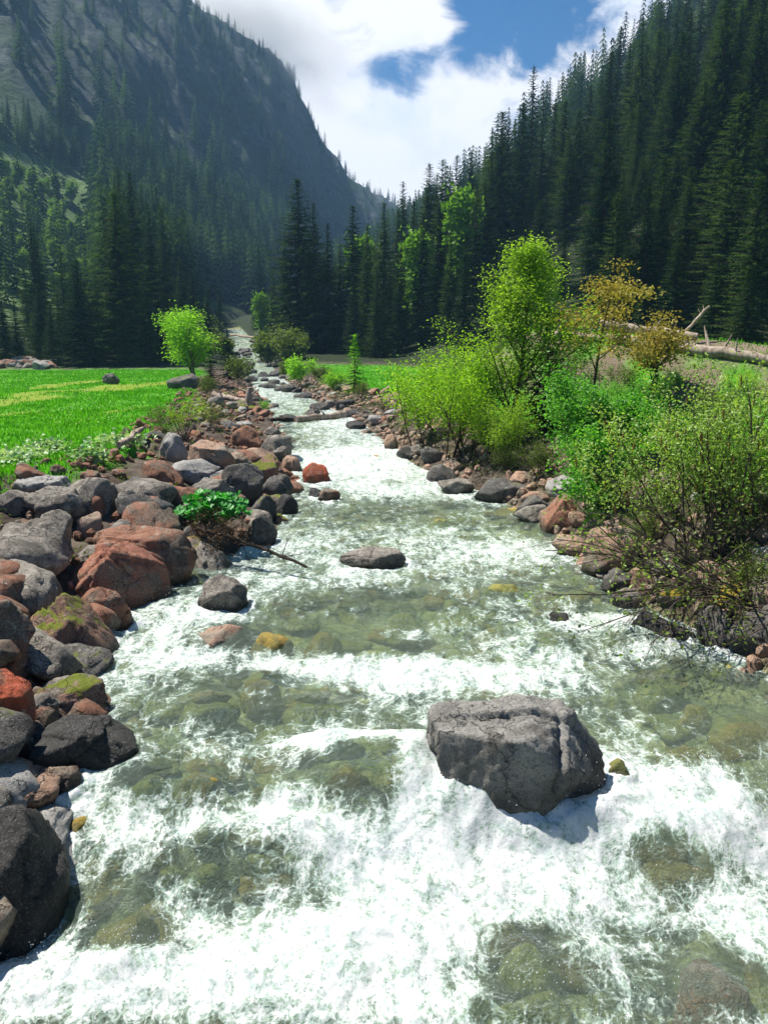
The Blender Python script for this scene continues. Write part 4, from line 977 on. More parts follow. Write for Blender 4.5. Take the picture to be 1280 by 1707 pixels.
def build_far_forest():
    rg = np.random.RandomState(5); VV = []; TT = []
    def cone(seed):
        q = np.random.RandomState(seed); V = []
        for z in np.linspace(.10, .95, 12):
            Rr = .17 * (1 - z) ** .8 + .012; nb = 6; a0 = q.uniform(0, 6)
            for k in range(nb):
                a = a0 + k * 6.283 / nb + q.uniform(-.3, .3); L = Rr * q.uniform(.7, 1.2); w = .045 * (1 - z) + .012
                c, s = math.cos(a), math.sin(a)
                V += [(-s * w * .5, c * w * .5, z + .04), (s * w * .5, -c * w * .5, z + .04), (c * L - s * w, s * L + c * w, z - .05 * (1 - z) - .01)]
                V += [(c * L * .25, s * L * .25, z + .02), (c * L + s * w, s * L - c * w, z - .05 * (1 - z) - .01), (c * L * 1.05, s * L * 1.05, z - .02)]
        return np.array(V)
    cones = [cone(s) for s in range(5)]
    cand = []
    while len(cand) < 3600:
        a = rg.uniform(az_px(-60), az_px(720), 3000); r = 120 * (880 / 120) ** (rg.rand(3000) ** .9)
        X, Y = r * np.sin(a), r * np.cos(a); z, t, cl = mount(X, Y)
        den = np.where(t < .40, .9, np.where(t < .95, .07 + .45 * (fbm2(X / 60, Y / 60, 3, 91) > .20), np.where(t < 1.02, .35, 0)))
        den = den * (t > -.05) * ((X - xtoe(Y) < -10) | (Y > 300)) * (np.abs(X - .5 * (xl(Y) + xr(Y))) > np.where(Y < 200, 7, 0))
        ppx = 640 + FPX * X / (Y * .98)
        den = den * np.where((ppx < 170) & (t > .03) & (t < .38), .07, 1)
        ok = rg.rand(3000) < den
        cand += list(zip(X[ok], Y[ok], t[ok]))
    # the upper right hillside
    for _ in range(450):
        Y = rg.uniform(150, 330); X = rg.uniform(-20, 230)
        if X - float(xtoe(Y)) > 6 and X < Y * .75 and X + (Y - 90) * .25 > 20: cand.append((X, Y, -1))
    C = np.array(cand); Z = terrain(C[:, 0], C[:, 1])
    for (X, Y, t), z in zip(C, Z):
        v = cones[rg.randint(5)]; H = rg.uniform(9, 19) * (.55 if t > .5 else 1) * (.95 if t < -.5 else 1) * (.6 if (640 + FPX * X / Y < 190 and 0 < t < .4) else 1); an = rg.uniform(0, 6.28); c, s = math.cos(an), math.sin(an)
        W = H * rg.uniform(.9, 1.5); TT.append(np.clip(rg.rand() ** 1.7 + rg.normal(size=len(v)) * .08, 0, 1))
        VV.append(np.stack([(v[:, 0] * c - v[:, 1] * s) * W + X, (v[:, 0] * s + v[:, 1] * c) * W + Y, v[:, 2] * H + z - .2], 1))
    V = np.concatenate(VV)
    o = link('distant_forest', make_mesh('distant_forest', V, [np.arange(len(V)).reshape(-1, 3)], ML['far'], False, None, dict(tone=np.concatenate(TT))))
    tag(o, 'dark conifer forest clothing the cliffs and far slopes', 'forest', kind='stuff')
build_far_forest()

# ------------------------------------------------------------------ broadleaved trees and shrubs
def leaf_cloud(P, size, rg, aspect=.62, up=.35, fold=True):
    """a small folded leaf (two quads sharing a midrib) at every point"""
    n = len(P); d = rg.normal(size=(n, 3)); d[:, 2] = d[:, 2] * .6 - .1; d /= np.linalg.norm(d, axis=1)[:, None]
    nn = rg.normal(size=(n, 3)); nn[:, 2] += up; s = np.cross(d, nn); s /= np.linalg.norm(s, axis=1)[:, None] + 1e-9
    nn = np.cross(s, d)
    l = size * rg.uniform(.65, 1.25, n)[:, None]; w = l * aspect * .5
    a, tip, m = P, P + d * l, P + d * l * .5
    L_, R_ = m + s * w + nn * w * .35, m - s * w + nn * w * .35
    V = np.stack([a, L_, tip, R_], 1).reshape(-1, 3)
    i = np.arange(n)[:, None] * 4
    return V, np.concatenate([i + np.array([[0, 1, 2]]), i + np.array([[0, 2, 3]])])
def grow(seed, stems, length, spread, levels=3, r0=.03, kids=(5, 5, 4), lean=.5, up=.5, start=.25, ratio=.52, droop=0.0, wob=.25, taper=.55, dirs=None):
    rg = np.random.RandomState(seed); mb = MB(); tips = []
    def branch(p, d, L, r, lev, sides):
        n = 6 if lev == 0 else 4; pts = [p]; dd = d / np.linalg.norm(d)
        for k in range(n):
            dd = dd + rg.normal(size=3) * wob * .35 + np.array([0, 0, (up if lev else up * .6) * .12 - droop * (k / n) * .3]); dd /= np.linalg.norm(dd)
            pts.append(pts[-1] + dd * L / n)
        pts = np.array(pts); rad = np.linspace(r, r * (.35 if lev < levels else .3), n + 1)
        mb.tube(pts, rad, sides, False)
        if lev >= levels:
            tips.append(pts[1:]); return
        if lev == levels - 1: tips.append(pts[-2:])
        nk = kids[min(lev, len(kids) - 1)]
        for k in range(nk):
            f = start + (1 - start) * (k + rg.rand()) / nk if lev == 0 else .2 + .8 * (k + rg.rand()) / nk
            i = min(int(f * n), n - 1); q = pts[i] + (pts[i + 1] - pts[i]) * (f * n - i); t = pts[i + 1] - pts[i]; t /= np.linalg.norm(t)
            a = rg.normal(size=3); a -= t * a.dot(t); a /= np.linalg.norm(a)
            nd = t * rg.uniform(.45, .9) + a * spread * rg.uniform(.7, 1.2) + np.array([0, 0, up * .3])
            branch(q, nd, L * ratio * rg.uniform(.7, 1.2) * (max(.12, .6 + taper - taper * f) if lev == 0 and taper < 1 else max(.18, 1.45 - 1.3 * f) if lev == 0 else 1), max(rad[i] * .55, .002), lev + 1, 4 if lev else 5)
    for s in range(stems):
        if dirs is not None: d = np.array(dirs[s % len(dirs)], float) + rg.normal(size=3) * .08
        else:
            a = rg.uniform(0, 6.28); d = np.array([math.cos(a) * lean * rg.uniform(.2, 1), math.sin(a) * lean * rg.uniform(.2, 1), 1])
        b = np.array([rg.normal() * .06 * stems ** .5, rg.normal() * .06 * stems ** .5, -.1]) if stems > 1 else np.array([0, 0, -.1])
        branch(b, d, length * rg.uniform(.75, 1.05) if stems > 1 else length, r0 * rg.uniform(.7, 1.1), 0, 6)
    return mb, np.concatenate(tips)
def plant(name, label, cat, loc, seed, leafmat, barkmat, nleaf, lsize, jit, group=None, leaves_name='crown', stem_name='trunk', aspect=.62, rz=0.0, sc=1.0, **kw):
    mb, T = grow(seed, **kw); rg = np.random.RandomState(seed + 99)
    P = T[rg.randint(len(T), size=nleaf)] + rg.normal(size=(nleaf, 3)) * jit
    V, F = leaf_cloud(P, lsize, rg, aspect)
    e = empty(name, loc, rz, label, cat, group); e.scale = (sc, sc, sc)
    lm = make_mesh(leaves_name, V, [F], ML[leafmat]); bm_ = mb.mesh(stem_name, MB_brown if barkmat is None else barkmat)
    link(stem_name, bm_, e); link(leaves_name, lm, e)
    e['lz'] = float(V[:, 2].max())
    return e, T
def fit_h(e, H):
    s = H / e['lz']; e.scale = (s, s, s); del e['lz']
def gp(px, py): p = hit_ground(px, py); return (p[0], p[1], ground_z(p[0], p[1]))
def height_px(px, ytop, Y, z): return at_y(px, ytop, Y)[2] - z

def build_shrubs():
    g = gp(845, 742)
    e, _ = plant('birch_tree', 'slender light green birch on the right bank rising above the shrubs', 'tree', g, 3, 'birch', MB_brown, 17000, .055, .13, stems=1, length=4.0, spread=.80, levels=3, r0=.04, kids=(34, 5, 3), ratio=.36, start=.10, up=.62, wob=.10, taper=1.25, dirs=[(.02, 0, 1)])
    fit_h(e, height_px(845, 384, g[1], g[2])); e.scale.x *= 1.2; e.scale.y *= 1.2
    g = gp(772, 762)
    e, _ = plant('willow_bush', 'bright yellow-green bush leaning over the water left of the birch', 'bush', g, 5, 'willow', MB_brown, 20000, .058, .12, leaves_name='foliage', stem_name='stem', stems=14, length=2.0, spread=.6, levels=2, r0=.02, kids=(8, 5), lean=.8, up=.7, wob=.2)
    fit_h(e, height_px(770, 535, g[1], g[2]))
    g = gp(835, 778)
    e, _ = plant('willow_bush', 'dense yellow-green bush under the birch with lower branches over the long dark ledge', 'bush', g, 7, 'birch', MB_brown, 9000, .055, .11, leaves_name='foliage', stem_name='stem', stems=9, length=1.6, spread=.65, levels=2, r0=.018, kids=(8, 5), lean=1.0, up=.5, wob=.2)
    fit_h(e, height_px(835, 640, g[1], g[2]))
    g = gp(720, 735)
    e, _ = plant('willow_bush', 'small low yellow-green bush at the head of the stone spit', 'bush', g, 6, 'willow', MB_brown, 5000, .055, .10, leaves_name='foliage', stem_name='stem', stems=7, length=1.2, spread=.7, levels=2, r0=.014, kids=(7, 4), lean=1.0, up=.5)
    fit_h(e, height_px(730, 590, g[1], g[2]))
    # dry scruffy spruce behind the birch
    g = gp(925, 730); rg = random.Random(4)
    s = put_spruce(g[0], g[1] + 1.2, height_px(920, 505, g[1] + 1.2, g[2]), 'young', 'young scruffy dark spruce between birch and ochre-leaved tree', None, rg, 1.15)
    g = gp(965, 800)
    e, _ = plant('alder_bush', 'fresh green alder bush right of the young scruffy spruce', 'bush', g, 8, 'alder', MB_brown, 14000, .066, .10, leaves_name='foliage', stem_name='stem', aspect=.8, stems=8, length=2.0, spread=.62, levels=2, r0=.02, kids=(7, 5), lean=.75, up=.6)
    fit_h(e, height_px(960, 585, g[1], g[2]))
    g = gp(1030, 842)
    e, _ = plant('alder_bush', 'low green alder bush over the streaked tan boulder', 'bush', g, 9, 'alder', MB_brown, 3600, .07, .09, leaves_name='foliage', stem_name='stem', aspect=.8, stems=6, length=1.3, spread=.6, levels=2, r0=.015, kids=(6, 4), lean=1.0, up=.4, dirs=[(-.7, -.2, .9), (-.9, -.3, .5), (-.3, 0, 1), (.2, 0, 1), (-.6, .2, .8)])
    fit_h(e, height_px(1000, 690, g[1], g[2]))
    # the big many-stemmed alder with catkins
    for k, (px, py, yt, seed, lab, nl) in enumerate([(1150, 925, 600, 12, 'large many-stemmed alder shrub with hanging brown catkins, its stems fanning out', 7600), (1236, 905, 545, 14, 'tall thin-leaved alder shrub at the right frame edge', 7000)]):
        g = gp(px, py)
        e, T = plant('alder_shrub', lab, 'shrub', g, seed, 'shrub', MB_twig, nl, .052, .085, leaves_name='foliage', stem_name='stem', aspect=.7, stems=16, length=2.4, spread=.5, levels=2, r0=.020, kids=(7, 4), lean=.95, up=.45, wob=.22, ratio=.42)
        lz = e['lz']; fit_h(e, height_px(px, yt, g[1], g[2]))
        rg2 = np.random.RandomState(seed); mb = MB(); mb.tube([(0, 0, 0), (.004, 0, -.05), (.01, .004, -.1)], [.006, .011, .005], 6); cmesh = mb.mesh('catkin', ML['catkin'])
        for q in T[rg2.randint(len(T), size=85)]:
            o = link('catkin', cmesh, e); o.location = q; o.scale = (1.3, 1.3, rg2.uniform(.8, 1.6)); o.rotation_euler = (0, 0, rg2.uniform(0, 6))
    # bare stems arching low over the water
    g = gp(1175, 968)
    mb, T = grow(31, stems=11, length=2.1, spread=.45, levels=2, r0=.017, kids=(5, 3), up=-.05, wob=.3, ratio=.4, dirs=[(-1, -.5, .25), (-1, -.2, .45), (-.8, -.8, .1), (-.5, -.9, .2), (.2, -.8, .35), (.8, -.6, .2), (-.9, 0, .6)])
    e = empty('bare_shrub', g, 0, 'leafless grey branches arching low over the water at the right bank', 'shrub')
    link('stem', mb.mesh('stem', MB_twig), e)
    rg = np.random.RandomState(2); P = T[rg.randint(len(T), size=420)] + rg.normal(size=(420, 3)) * .05
    V, F = leaf_cloud(P, .05, rg); link('foliage', make_mesh('foliage', V, [F], ML['shrub']), e)
    g = gp(1262, 985)
    mb, T = grow(35, stems=14, length=1.9, spread=.5, levels=2, r0=.015, kids=(5, 4), up=.05, wob=.3, ratio=.42, dirs=[(-1, -.4, .5), (-.9, -.6, .15), (-.6, -.8, .3), (-.9, .1, .8), (-.3, -.6, .6), (-1, 0, .3)])
    e = empty('bare_shrub', g, 0, 'tangle of leafless twigs at the right frame edge above the dark boulder', 'shrub')
    link('stem', mb.mesh('stem', MB_twig), e)
    rg = np.random.RandomState(5); P = T[rg.randint(len(T), size=900)] + rg.normal(size=(900, 3)) * .06
    V, F = leaf_cloud(P, .05, rg); link('foliage', make_mesh('foliage', V, [F], ML['dull']), e)
    # ochre-leaved trees on the mound
    for px, py, yt, Y, seed, lab, ln, ds in [(985, 600, 432, 19.5, 45, 'ochre-leaved tree with flat leaf clumps on the log-covered mound', 2.6, [(.08, 0, 1)]), (1080, 590, 505, 20.5, 46, 'smaller crooked ochre-leaved tree right of the taller ochre tree', 1.9, [(.45, 0, .9), (.0, 0, 1)])]:
        p = at_y(px, py, Y); z = ground_z(p[0], Y)
        mb, T = grow(seed, stems=len(ds), length=ln, spread=.95, levels=2, r0=.045, kids=(8, 4), up=.25, wob=.2, ratio=.50, start=.45, dirs=ds)
        rg = np.random.RandomState(seed); c = T[rg.randint(len(T), size=46)]; c = c[c[:, 2] > ln * .45]
        P = c[rg.randint(len(c), size=3000)]; P = P + rg.normal(size=P.shape) * np.array([.17, .17, .075])
        V, F = leaf_cloud(P, .085, rg, .5)
        e = empty('ochre_tree', (p[0], Y, z), 0, lab, 'tree'); print('OCHRE', P.mean(0)); link('trunk', mb.mesh('trunk', MB_brown), e); link('crown', make_mesh('crown', V, [F], ML['ochre']), e)
        s = height_px(px, yt, Y, z) / V[:, 2].max(); e.scale = (s, s, s)
    # undergrowth on the right bank and mound
    for k, (px, py, yt, lab, mat) in enumerate([(900, 700, 640, 'dull olive shrub under the birch', 'dull'), (1120, 650, 606, 'leafy green shrub on the face of the mound under the logs', 'alder'), (1235, 660, 612, 'light green shrub on the mound near the right frame edge', 'willow'), (960, 640, 575, 'olive shrub on the mound behind the birch', 'dull'), (1040, 650, 600, 'small dull shrub on the mound below the ochre trees', 'dull'), (1180, 690, 640, 'olive leafy shrub where the mound meets the meadow', 'dull'), (1085, 690, 610, 'olive green shrub in front of the mound', 'alder'), (1190, 720, 640, 'dull green shrub at the foot of the mound near the frame edge', 'dull'),
            (840, 790, 735, 'low dark shrub overhanging the long dark ledge', 'dull'), (1010, 690, 620, 'green shrub below the taller ochre tree', 'alder'), (1255, 1000, 900, 'low shrub at the right frame edge by the water', 'dull'), (1110, 880, 800, 'tangled low shrub behind the arching bare branches', 'dull'), (1000, 850, 780, 'small leafy shrub hanging over the brown tilted slab', 'alder'), (1075, 905, 850, 'grassy green tuft shrub above the overhung boulder', 'dull'), (905, 790, 720, 'dark leafy shrub between the long ledge and the tilted slab', 'dull'), (690, 720, 690, 'tiny green shrub at the root of the stone spit', 'dull'), (1200, 850, 760, 'green undergrowth shrub inside the many-stemmed alder', 'alder'), (1262, 850, 740, 'leafy undergrowth shrub at the right frame edge behind the alder', 'alder')]):
        g = gp(px, py)
        e, _ = plant('low_shrub', lab, 'shrub', g, 60 + k, mat, MB_twig, 2600, .055, .09, leaves_name='foliage', stem_name='stem', stems=8, length=1.0, spread=.7, levels=2, r0=.012, kids=(6, 4), lean=1.1, up=.4)
        fit_h(e, max(height_px(px, yt, g[1], g[2]), .4))
    # along the distant stream, right side
    for k, (px, py, yt, mat, lab, cat, nl) in enumerate([(503, 645, 588, 'bright', 'round bright green bush on the right bank of the distant stream', 'bush', 2600), (560, 655, 612, 'bright', 'spreading light green bush in front of the small pointed tree', 'bush', 2600),
            (536, 640, 605, 'dull', 'dull green bush between the two bright bushes of the far bank', 'bush', 1800), (475, 632, 600, 'dull', 'brownish low shrub at the water where the distant stream bends', 'shrub', 1500), (600, 668, 632, 'dull', 'small dark shrub at the edge of the right meadow', 'shrub', 1300), (640, 690, 660, 'dull', 'small green tuft shrub on the cobbled right bank', 'shrub', 900),
            (345, 660, 622, 'dull', 'olive shrub beside the bright broadleaf tree', 'shrub', 1800), (400, 640, 590, 'dull', 'small grey-green shrub on the left bank by the driftwood stump', 'shrub', 1200), (275, 725, 665, 'dull', 'dark green shrub at the meadow edge left of the scrubby willow', 'shrub', 2400), (360, 720, 665, 'dull', 'olive shrub on the rubble right of the scrubby willow', 'shrub', 1700), (440, 690, 660, 'alder', 'small green plant clump on the far rubble of the left bank', 'shrub', 900)]):
        g = gp(px, py); s = g[1] / 15
        e, _ = plant('streamside_bush' if cat == 'bush' else 'streamside_shrub', lab, cat, g, 80 + k, mat, MB_twig, nl, .05 * max(1, s * .8), .10, leaves_name='foliage', stem_name='stem', stems=8, length=1.3, spread=.6, levels=2, r0=.013, kids=(6, 4), lean=.8, up=.6)
        fit_h(e, max(height_px(px, yt, g[1], g[2]), .4))
    rgd = random.Random(77); dm_ = None
    for k in range(22):
        px = rgd.uniform(335, 378) if k % 2 else rgd.uniform(440, 505); py = rgd.uniform(560, 612); g = gp(px, py)
        if dm_ is None:
            mb, T = grow(171, stems=7, length=1.6, spread=.6, levels=2, r0=.02, kids=(6, 4), lean=.8, up=.5); r2 = np.random.RandomState(1); P = T[r2.randint(len(T), size=1500)] + r2.normal(size=(1500, 3)) * .14
            V, F = leaf_cloud(P, .17, r2, .8); dm_ = (make_mesh('foliage', V, [F], ML['dull']), mb.mesh('stem', MB_twig))
        s = rgd.uniform(.8, 1.9); e = empty('valley_shrub', g, rgd.uniform(0, 6), 'dull green shrub crowding the banks of the distant stream below the cascade', 'shrub', 'shrubs along the distant stream'); e.scale = (s, s, s)
        link('foliage', dm_[0], e); link('stem', dm_[1], e)
    g = gp(592, 655); rgx = random.Random(3)
    cmz = spruce_geo(77, H=4.0, Rm=1.15, whorl=.22, bare=.05, seg=.16, size=.4)
    e = empty('young_larch', g, 0, 'small pointed light green larch at the edge of the right meadow', 'tree')
    me = make_mesh('crown', cmz[0], [np.arange(len(cmz[0])).reshape(-1, 3)], ML['bright']); link('trunk', cmz[1].mesh('trunk', MB_spruce), e); link('crown', me, e)
    s = height_px(590, 560, g[1], g[2]) / 4.0; e.scale = (s, s, s)
    # left side
    g = gp(328, 642)
    e, _ = plant('broadleaf_tree', 'bright yellow-green broadleaf tree at the meadow corner by the stream', 'tree', g, 51, 'bright', MB_grey, 9000, .13, .26, stems=3, length=4.6, spread=.6, levels=3, r0=.07, kids=(9, 5, 3), ratio=.42, lean=.28, up=.8, start=.2, wob=.15)
    fit_h(e, height_px(322, 497, g[1], g[2])); e.scale.x *= 1.7; e.scale.y *= 1.7
    g = gp(382, 632); put_spruce(g[0], g[1], height_px(380, 545, g[1], g[2]), 'young', 'small dark spruce right of the bright broadleaf tree', None, rgx, 1.0)
    g = gp(352, 640); put_spruce(g[0], g[1], height_px(352, 575, g[1], g[2]), 'young', 'dark young spruce half hidden by the bright broadleaf tree', None, rgx, 1.0)
    g = gp(312, 735)
    e, _ = plant('scrubby_willow', 'scrubby willow with bare twisted stems on the left rubble bank', 'shrub', g, 52, 'birch', MB_grey, 1500, .06, .07, leaves_name='foliage', stem_name='stem', stems=7, length=1.6, spread=.6, levels=2, r0=.025, kids=(6, 4), lean=.6, up=.5, wob=.35)
    fit_h(e, height_px(318, 655, g[1], g[2]))
    # light green birches scattered on the slopes
    protos = []
    for k in range(3):
        mb, T = grow(140 + k, stems=2, length=5.0, spread=.55, levels=2, r0=.09, kids=(11, 5), ratio=.42, lean=.25, up=.8, start=.15, wob=.15)
        rg = np.random.RandomState(k); P = T[rg.randint(len(T), size=1700)] + rg.normal(size=(1700, 3)) * .30
        V, F = leaf_cloud(P, .36, rg, .8); protos.append((make_mesh('slope_birch_crown', V, [F], ML['slope']), mb.mesh('slope_birch_trunk', MB_grey), V[:, 2].max()))
    brm = mat_leaf('larch_spring_needles', (.09, .20, .02), (.17, .32, .035), .45)
    rg = random.Random(8)
    def slope_tree(px, py, Hpx, lab, grp, bright=False):
        p = hit_ground(px, py, 60); k = rg.randrange(3); cm, tm, h = protos[k]; s = Hpx / FPX * depth_of(p) / h
        e = empty('birch_tree', (p[0], p[1], ground_z(p[0], p[1]) - .1), rg.uniform(0, 6), lab, 'tree', grp); e.scale = (s * 1.1, s * 1.1, s)
        link('trunk', tm, e); c = link('crown', cm, e)
        if bright:
            c.data = cm.copy(); c.data.materials.clear(); c.data.materials.append(brm)
    slope_tree(168, 300, 60, 'isolated pale green birch high on the dark left slope', None)
    slope_tree(62, 530, 68, 'bright green birch standing before the dark spruces at far left', None, True)
    slope_tree(378, 400, 60, 'pale green birch on the left slope near the valley bottom', None)
    slope_tree(264, 450, 70, 'yellowish green birch behind the tallest meadow-edge spruce', None)
    slope_tree(300, 320, 45, 'small pale birch under the cliff in the middle of the left slope', None)
    for _ in range(120):
        px = rg.uniform(-10, 190); py = rg.uniform(270, 470) + px * .5
        slope_tree(px, min(py, 540), rg.uniform(16, 46), 'light green birch on the open scree slope at the far left', 'birches of the left scree slope')
    for _ in range(10):
        slope_tree(rg.uniform(200, 420), rg.uniform(300, 460), rg.uniform(28, 48), 'pale green birch scattered among the spruces of the left slope', 'birches among the left slope spruces')
    for px, ytop, Y, lab in [(780, 296, 100, 'bright green larch glowing in a gap of the right-hand spruce wall'), (704, 368, 96, 'smaller bright green tree low in a gap of the centre spruce stand'), (612, 378, 110, 'light green crown peeking between the centre spruces'), (438, 480, 120, 'light green tree beside the distant cascade')]:
        p = at_y(px, ytop, Y - 10); z = ground_z(p[0], Y - 10); H = min(max(p[2] - z, 3), 22); cm, tm, h = protos[0]
        e = empty('larch_tree', (p[0], Y - 10, z), 0, lab, 'tree'); e.scale = (H / h * .8, H / h * .8, H / h)
        link('trunk', tm, e); c = link('crown', cm.copy(), e); c.data.materials.clear(); c.data.materials.append(brm)
build_shrubs()

# ------------------------------------------------------------------ low plants, meadow, fallen wood
def build_plants():
    rg = np.random.RandomState(3)
    # butterbur: round leaves on stalks
    g = gp(362, 903); LV = []; LF = []; n0 = 0; mb = MB()
    for k in range(135):
        a, r = rg.uniform(0, 6.28), .52 * rg.rand() ** .5; c = np.array([r * math.cos(a) * 1.0, r * math.sin(a) * .8, (.20 + .42 * rg.rand() * (1 - r))])
        R_ = rg.uniform(.045, .105); nrm = np.array([rg.normal() * .4, rg.normal() * .4 - .3, 1]); nrm /= np.linalg.norm(nrm)
        t = np.cross(nrm, [1, 0, 0]); t /= np.linalg.norm(t); b = np.cross(nrm, t); th = np.linspace(.35, 6.28 - .35, 11)
        ring = [c + R_ * (1 + .08 * math.sin(5 * x)) * (math.cos(x) * t + math.sin(x) * b) + nrm * R_ * .12 * math.cos(3 * x) for x in th]
        V = [c - nrm * R_ * .25] + ring; LV += V; LF += [(n0, n0 + i, n0 + i + 1) for i in range(1, 11)]; n0 += 12
        mb.tube([c - nrm * R_ * .2, c * [.6, .6, .5], c * [.2, .2, 0]], [.005, .006, .007], 4, False)
    e = empty('butterbur_plant', (g[0], g[1] - .1, g[2] + .18), 0, 'lush clump of round bright green butterbur leaves among the left bank boulders', 'plant')
    link('leaves', make_mesh('leaves', LV, [LF], ML['butter']), e); link('stalks', mb.mesh('stalks', ML['butter']), e)
    for k, (px, py, w, lab) in enumerate([(30, 768, 60, 'patch of whitish broad-leaved plants in the meadow at the left frame edge'), (80, 752, 34, 'small pale plant patch between the two larger meadow patches'), (196, 744, 44, 'patch of pale leafy plants in the meadow above the rubble bank'), (150, 772, 26, 'small pale plant patch at the rim of the rubble bank')]):
        g = gp(px, py); d = depth_of(g); W = w / FPX * d; n = 420
        P = np.stack([rg.normal(size=n) * W * .45, rg.normal(size=n) * W * .6, np.abs(rg.normal(size=n)) * .09 + .03], 1)
        V, F = leaf_cloud(P, .10, rg, .9, up=1.2)
        e = link('meadow_plants', make_mesh('meadow_plants', V, [F], ML['flower'])); e.location = g; tag(e, lab, 'plants', kind='stuff')
    # grass blades
    def blades(n, fx, name, hmin, hmax):
        out = []
        while sum(len(a) for a in out) < n:
            Y = 7 + 62 * rg.rand(20000) ** 1.6; X = fx(Y)
            px = 640 + FPX * X / Y
            dl, dr = xl(Y) - X, X - xr(Y); bw = np.interp(Y, [0, 5, 10, 30, 80], [2.6, 3.0, 3.8, 3.8, 4.5])
            ok = ((dl > bw - .8 + .5 * rg.rand(20000)) | (dr > 2.6 + .6 * rg.rand(20000))) & (px > -60) & (px < 1340) & (X < xtoe(Y) - 5) & (rg.rand(20000) > dryness(X, Y) * .9)
            out.append(np.stack([X[ok], Y[ok]], 1))
        Q = np.concatenate(out)[:n]; Z = terrain(Q[:, 0], Q[:, 1]); h = rg.uniform(hmin, hmax, n) * (.8 + .5 * fbm2(Q[:, 0] * .8, Q[:, 1] * .8, 2, 4)); w = .006 + .0007 * Q[:, 1]
        a = rg.uniform(0, 6.28, n); c, s = np.cos(a), np.sin(a); ln = rg.normal(size=(n, 2)) * h[:, None] * .45
        A = np.stack([Q[:, 0] - c * w, Q[:, 1] - s * w, Z - .01], 1); B = np.stack([Q[:, 0] + c * w, Q[:, 1] + s * w, Z - .01], 1)
        T = np.stack([Q[:, 0] + ln[:, 0], Q[:, 1] + ln[:, 1], Z + h], 1)
        V = np.stack([A, B, T], 1).reshape(-1, 3)
        o = link(name, make_mesh(name, V, [np.arange(len(V)).reshape(-1, 3)], ML['grass'])); tag(o, 'short bright green grass of the meadows', 'grass', kind='stuff')
    blades(90000, lambda Y: np.where(rg.rand(len(Y)) < .68, xl(Y) - 3 - rg.rand(len(Y)) * Y * .5, xr(Y) + 2 + rg.rand(len(Y)) * Y * .4), 'meadow_grass', .05, .13)
    n = 2600; Y = 9 + 55 * rg.rand(n) ** 1.5; X = xl(Y) - 4.2 - rg.rand(n) * Y * .45; m = fbm2(X * .35, Y * .25, 3, 63) > .02; X, Y = X[m], Y[m]
    P = np.stack([X, Y, terrain(X, Y) + .05 + .08 * rg.rand(len(X))], 1); V, F = leaf_cloud(P, .05, rg, .9, 1.5)
    o = link('meadow_flowers', make_mesh('meadow_flowers', V, [F], mat_leaf('pale_petals', (.35, .42, .12), (.75, .75, .6), .3, 0))); tag(o, 'tiny pale flowers sprinkled over the left meadow', 'flowers', kind='stuff')
    # weeds on the rubble banks
    n = 22000; Y = 5 + 40 * rg.rand(n) ** 1.3; side = rg.rand(n) < .5
    X = np.where(side, xl(Y) - .8 - 3.2 * rg.rand(n), xr(Y) + .5 + 2.4 * rg.rand(n)); m = fbm2(X * .9, Y * .9, 3, 44) > np.where(side, .16, -.02); X, Y = X[m], Y[m]
    Z = terrain(X, Y); P = np.stack([X, Y, Z + .05 + .12 * rg.rand(len(X))], 1)
    V, F = leaf_cloud(P, .075, rg, .5, .6); o = link('bank_weeds', make_mesh('bank_weeds', V, [F], ML['dull'])); tag(o, 'low green weeds growing between the bank stones', 'weeds', kind='stuff')
build_plants()

def log_between(p0, p1, r0, r1, mat, label, name='driftwood_log', group=None, stubs=2, seed=1, cat='log'):
    rg = np.random.RandomState(seed); p0, p1 = np.array(p0, float), np.array(p1, float); n = 9; L = np.linalg.norm(p1 - p0)
    pts = p0 + (p1 - p0) * np.linspace(0, 1, n)[:, None] + rg.normal(size=(n, 3)) * L * .008
    mb = MB(); rad = np.linspace(r0, r1, n) * rg.uniform(.9, 1.1, n); mb.tube(pts, rad, 9)
    for k in range(stubs):
        i = rg.randint(2, n - 1); d = rg.normal(size=3); d[2] = abs(d[2]); d /= np.linalg.norm(d)
        mb.tube([pts[i], pts[i] + d * rad[i] * 2.5, pts[i] + d * rad[i] * 4.5 + [0, 0, .02]], [rad[i] * .35, rad[i] * .25, rad[i] * .08], 5)
    o = link(name, mb.mesh(name, mat)); return tag(o, label, cat, group)
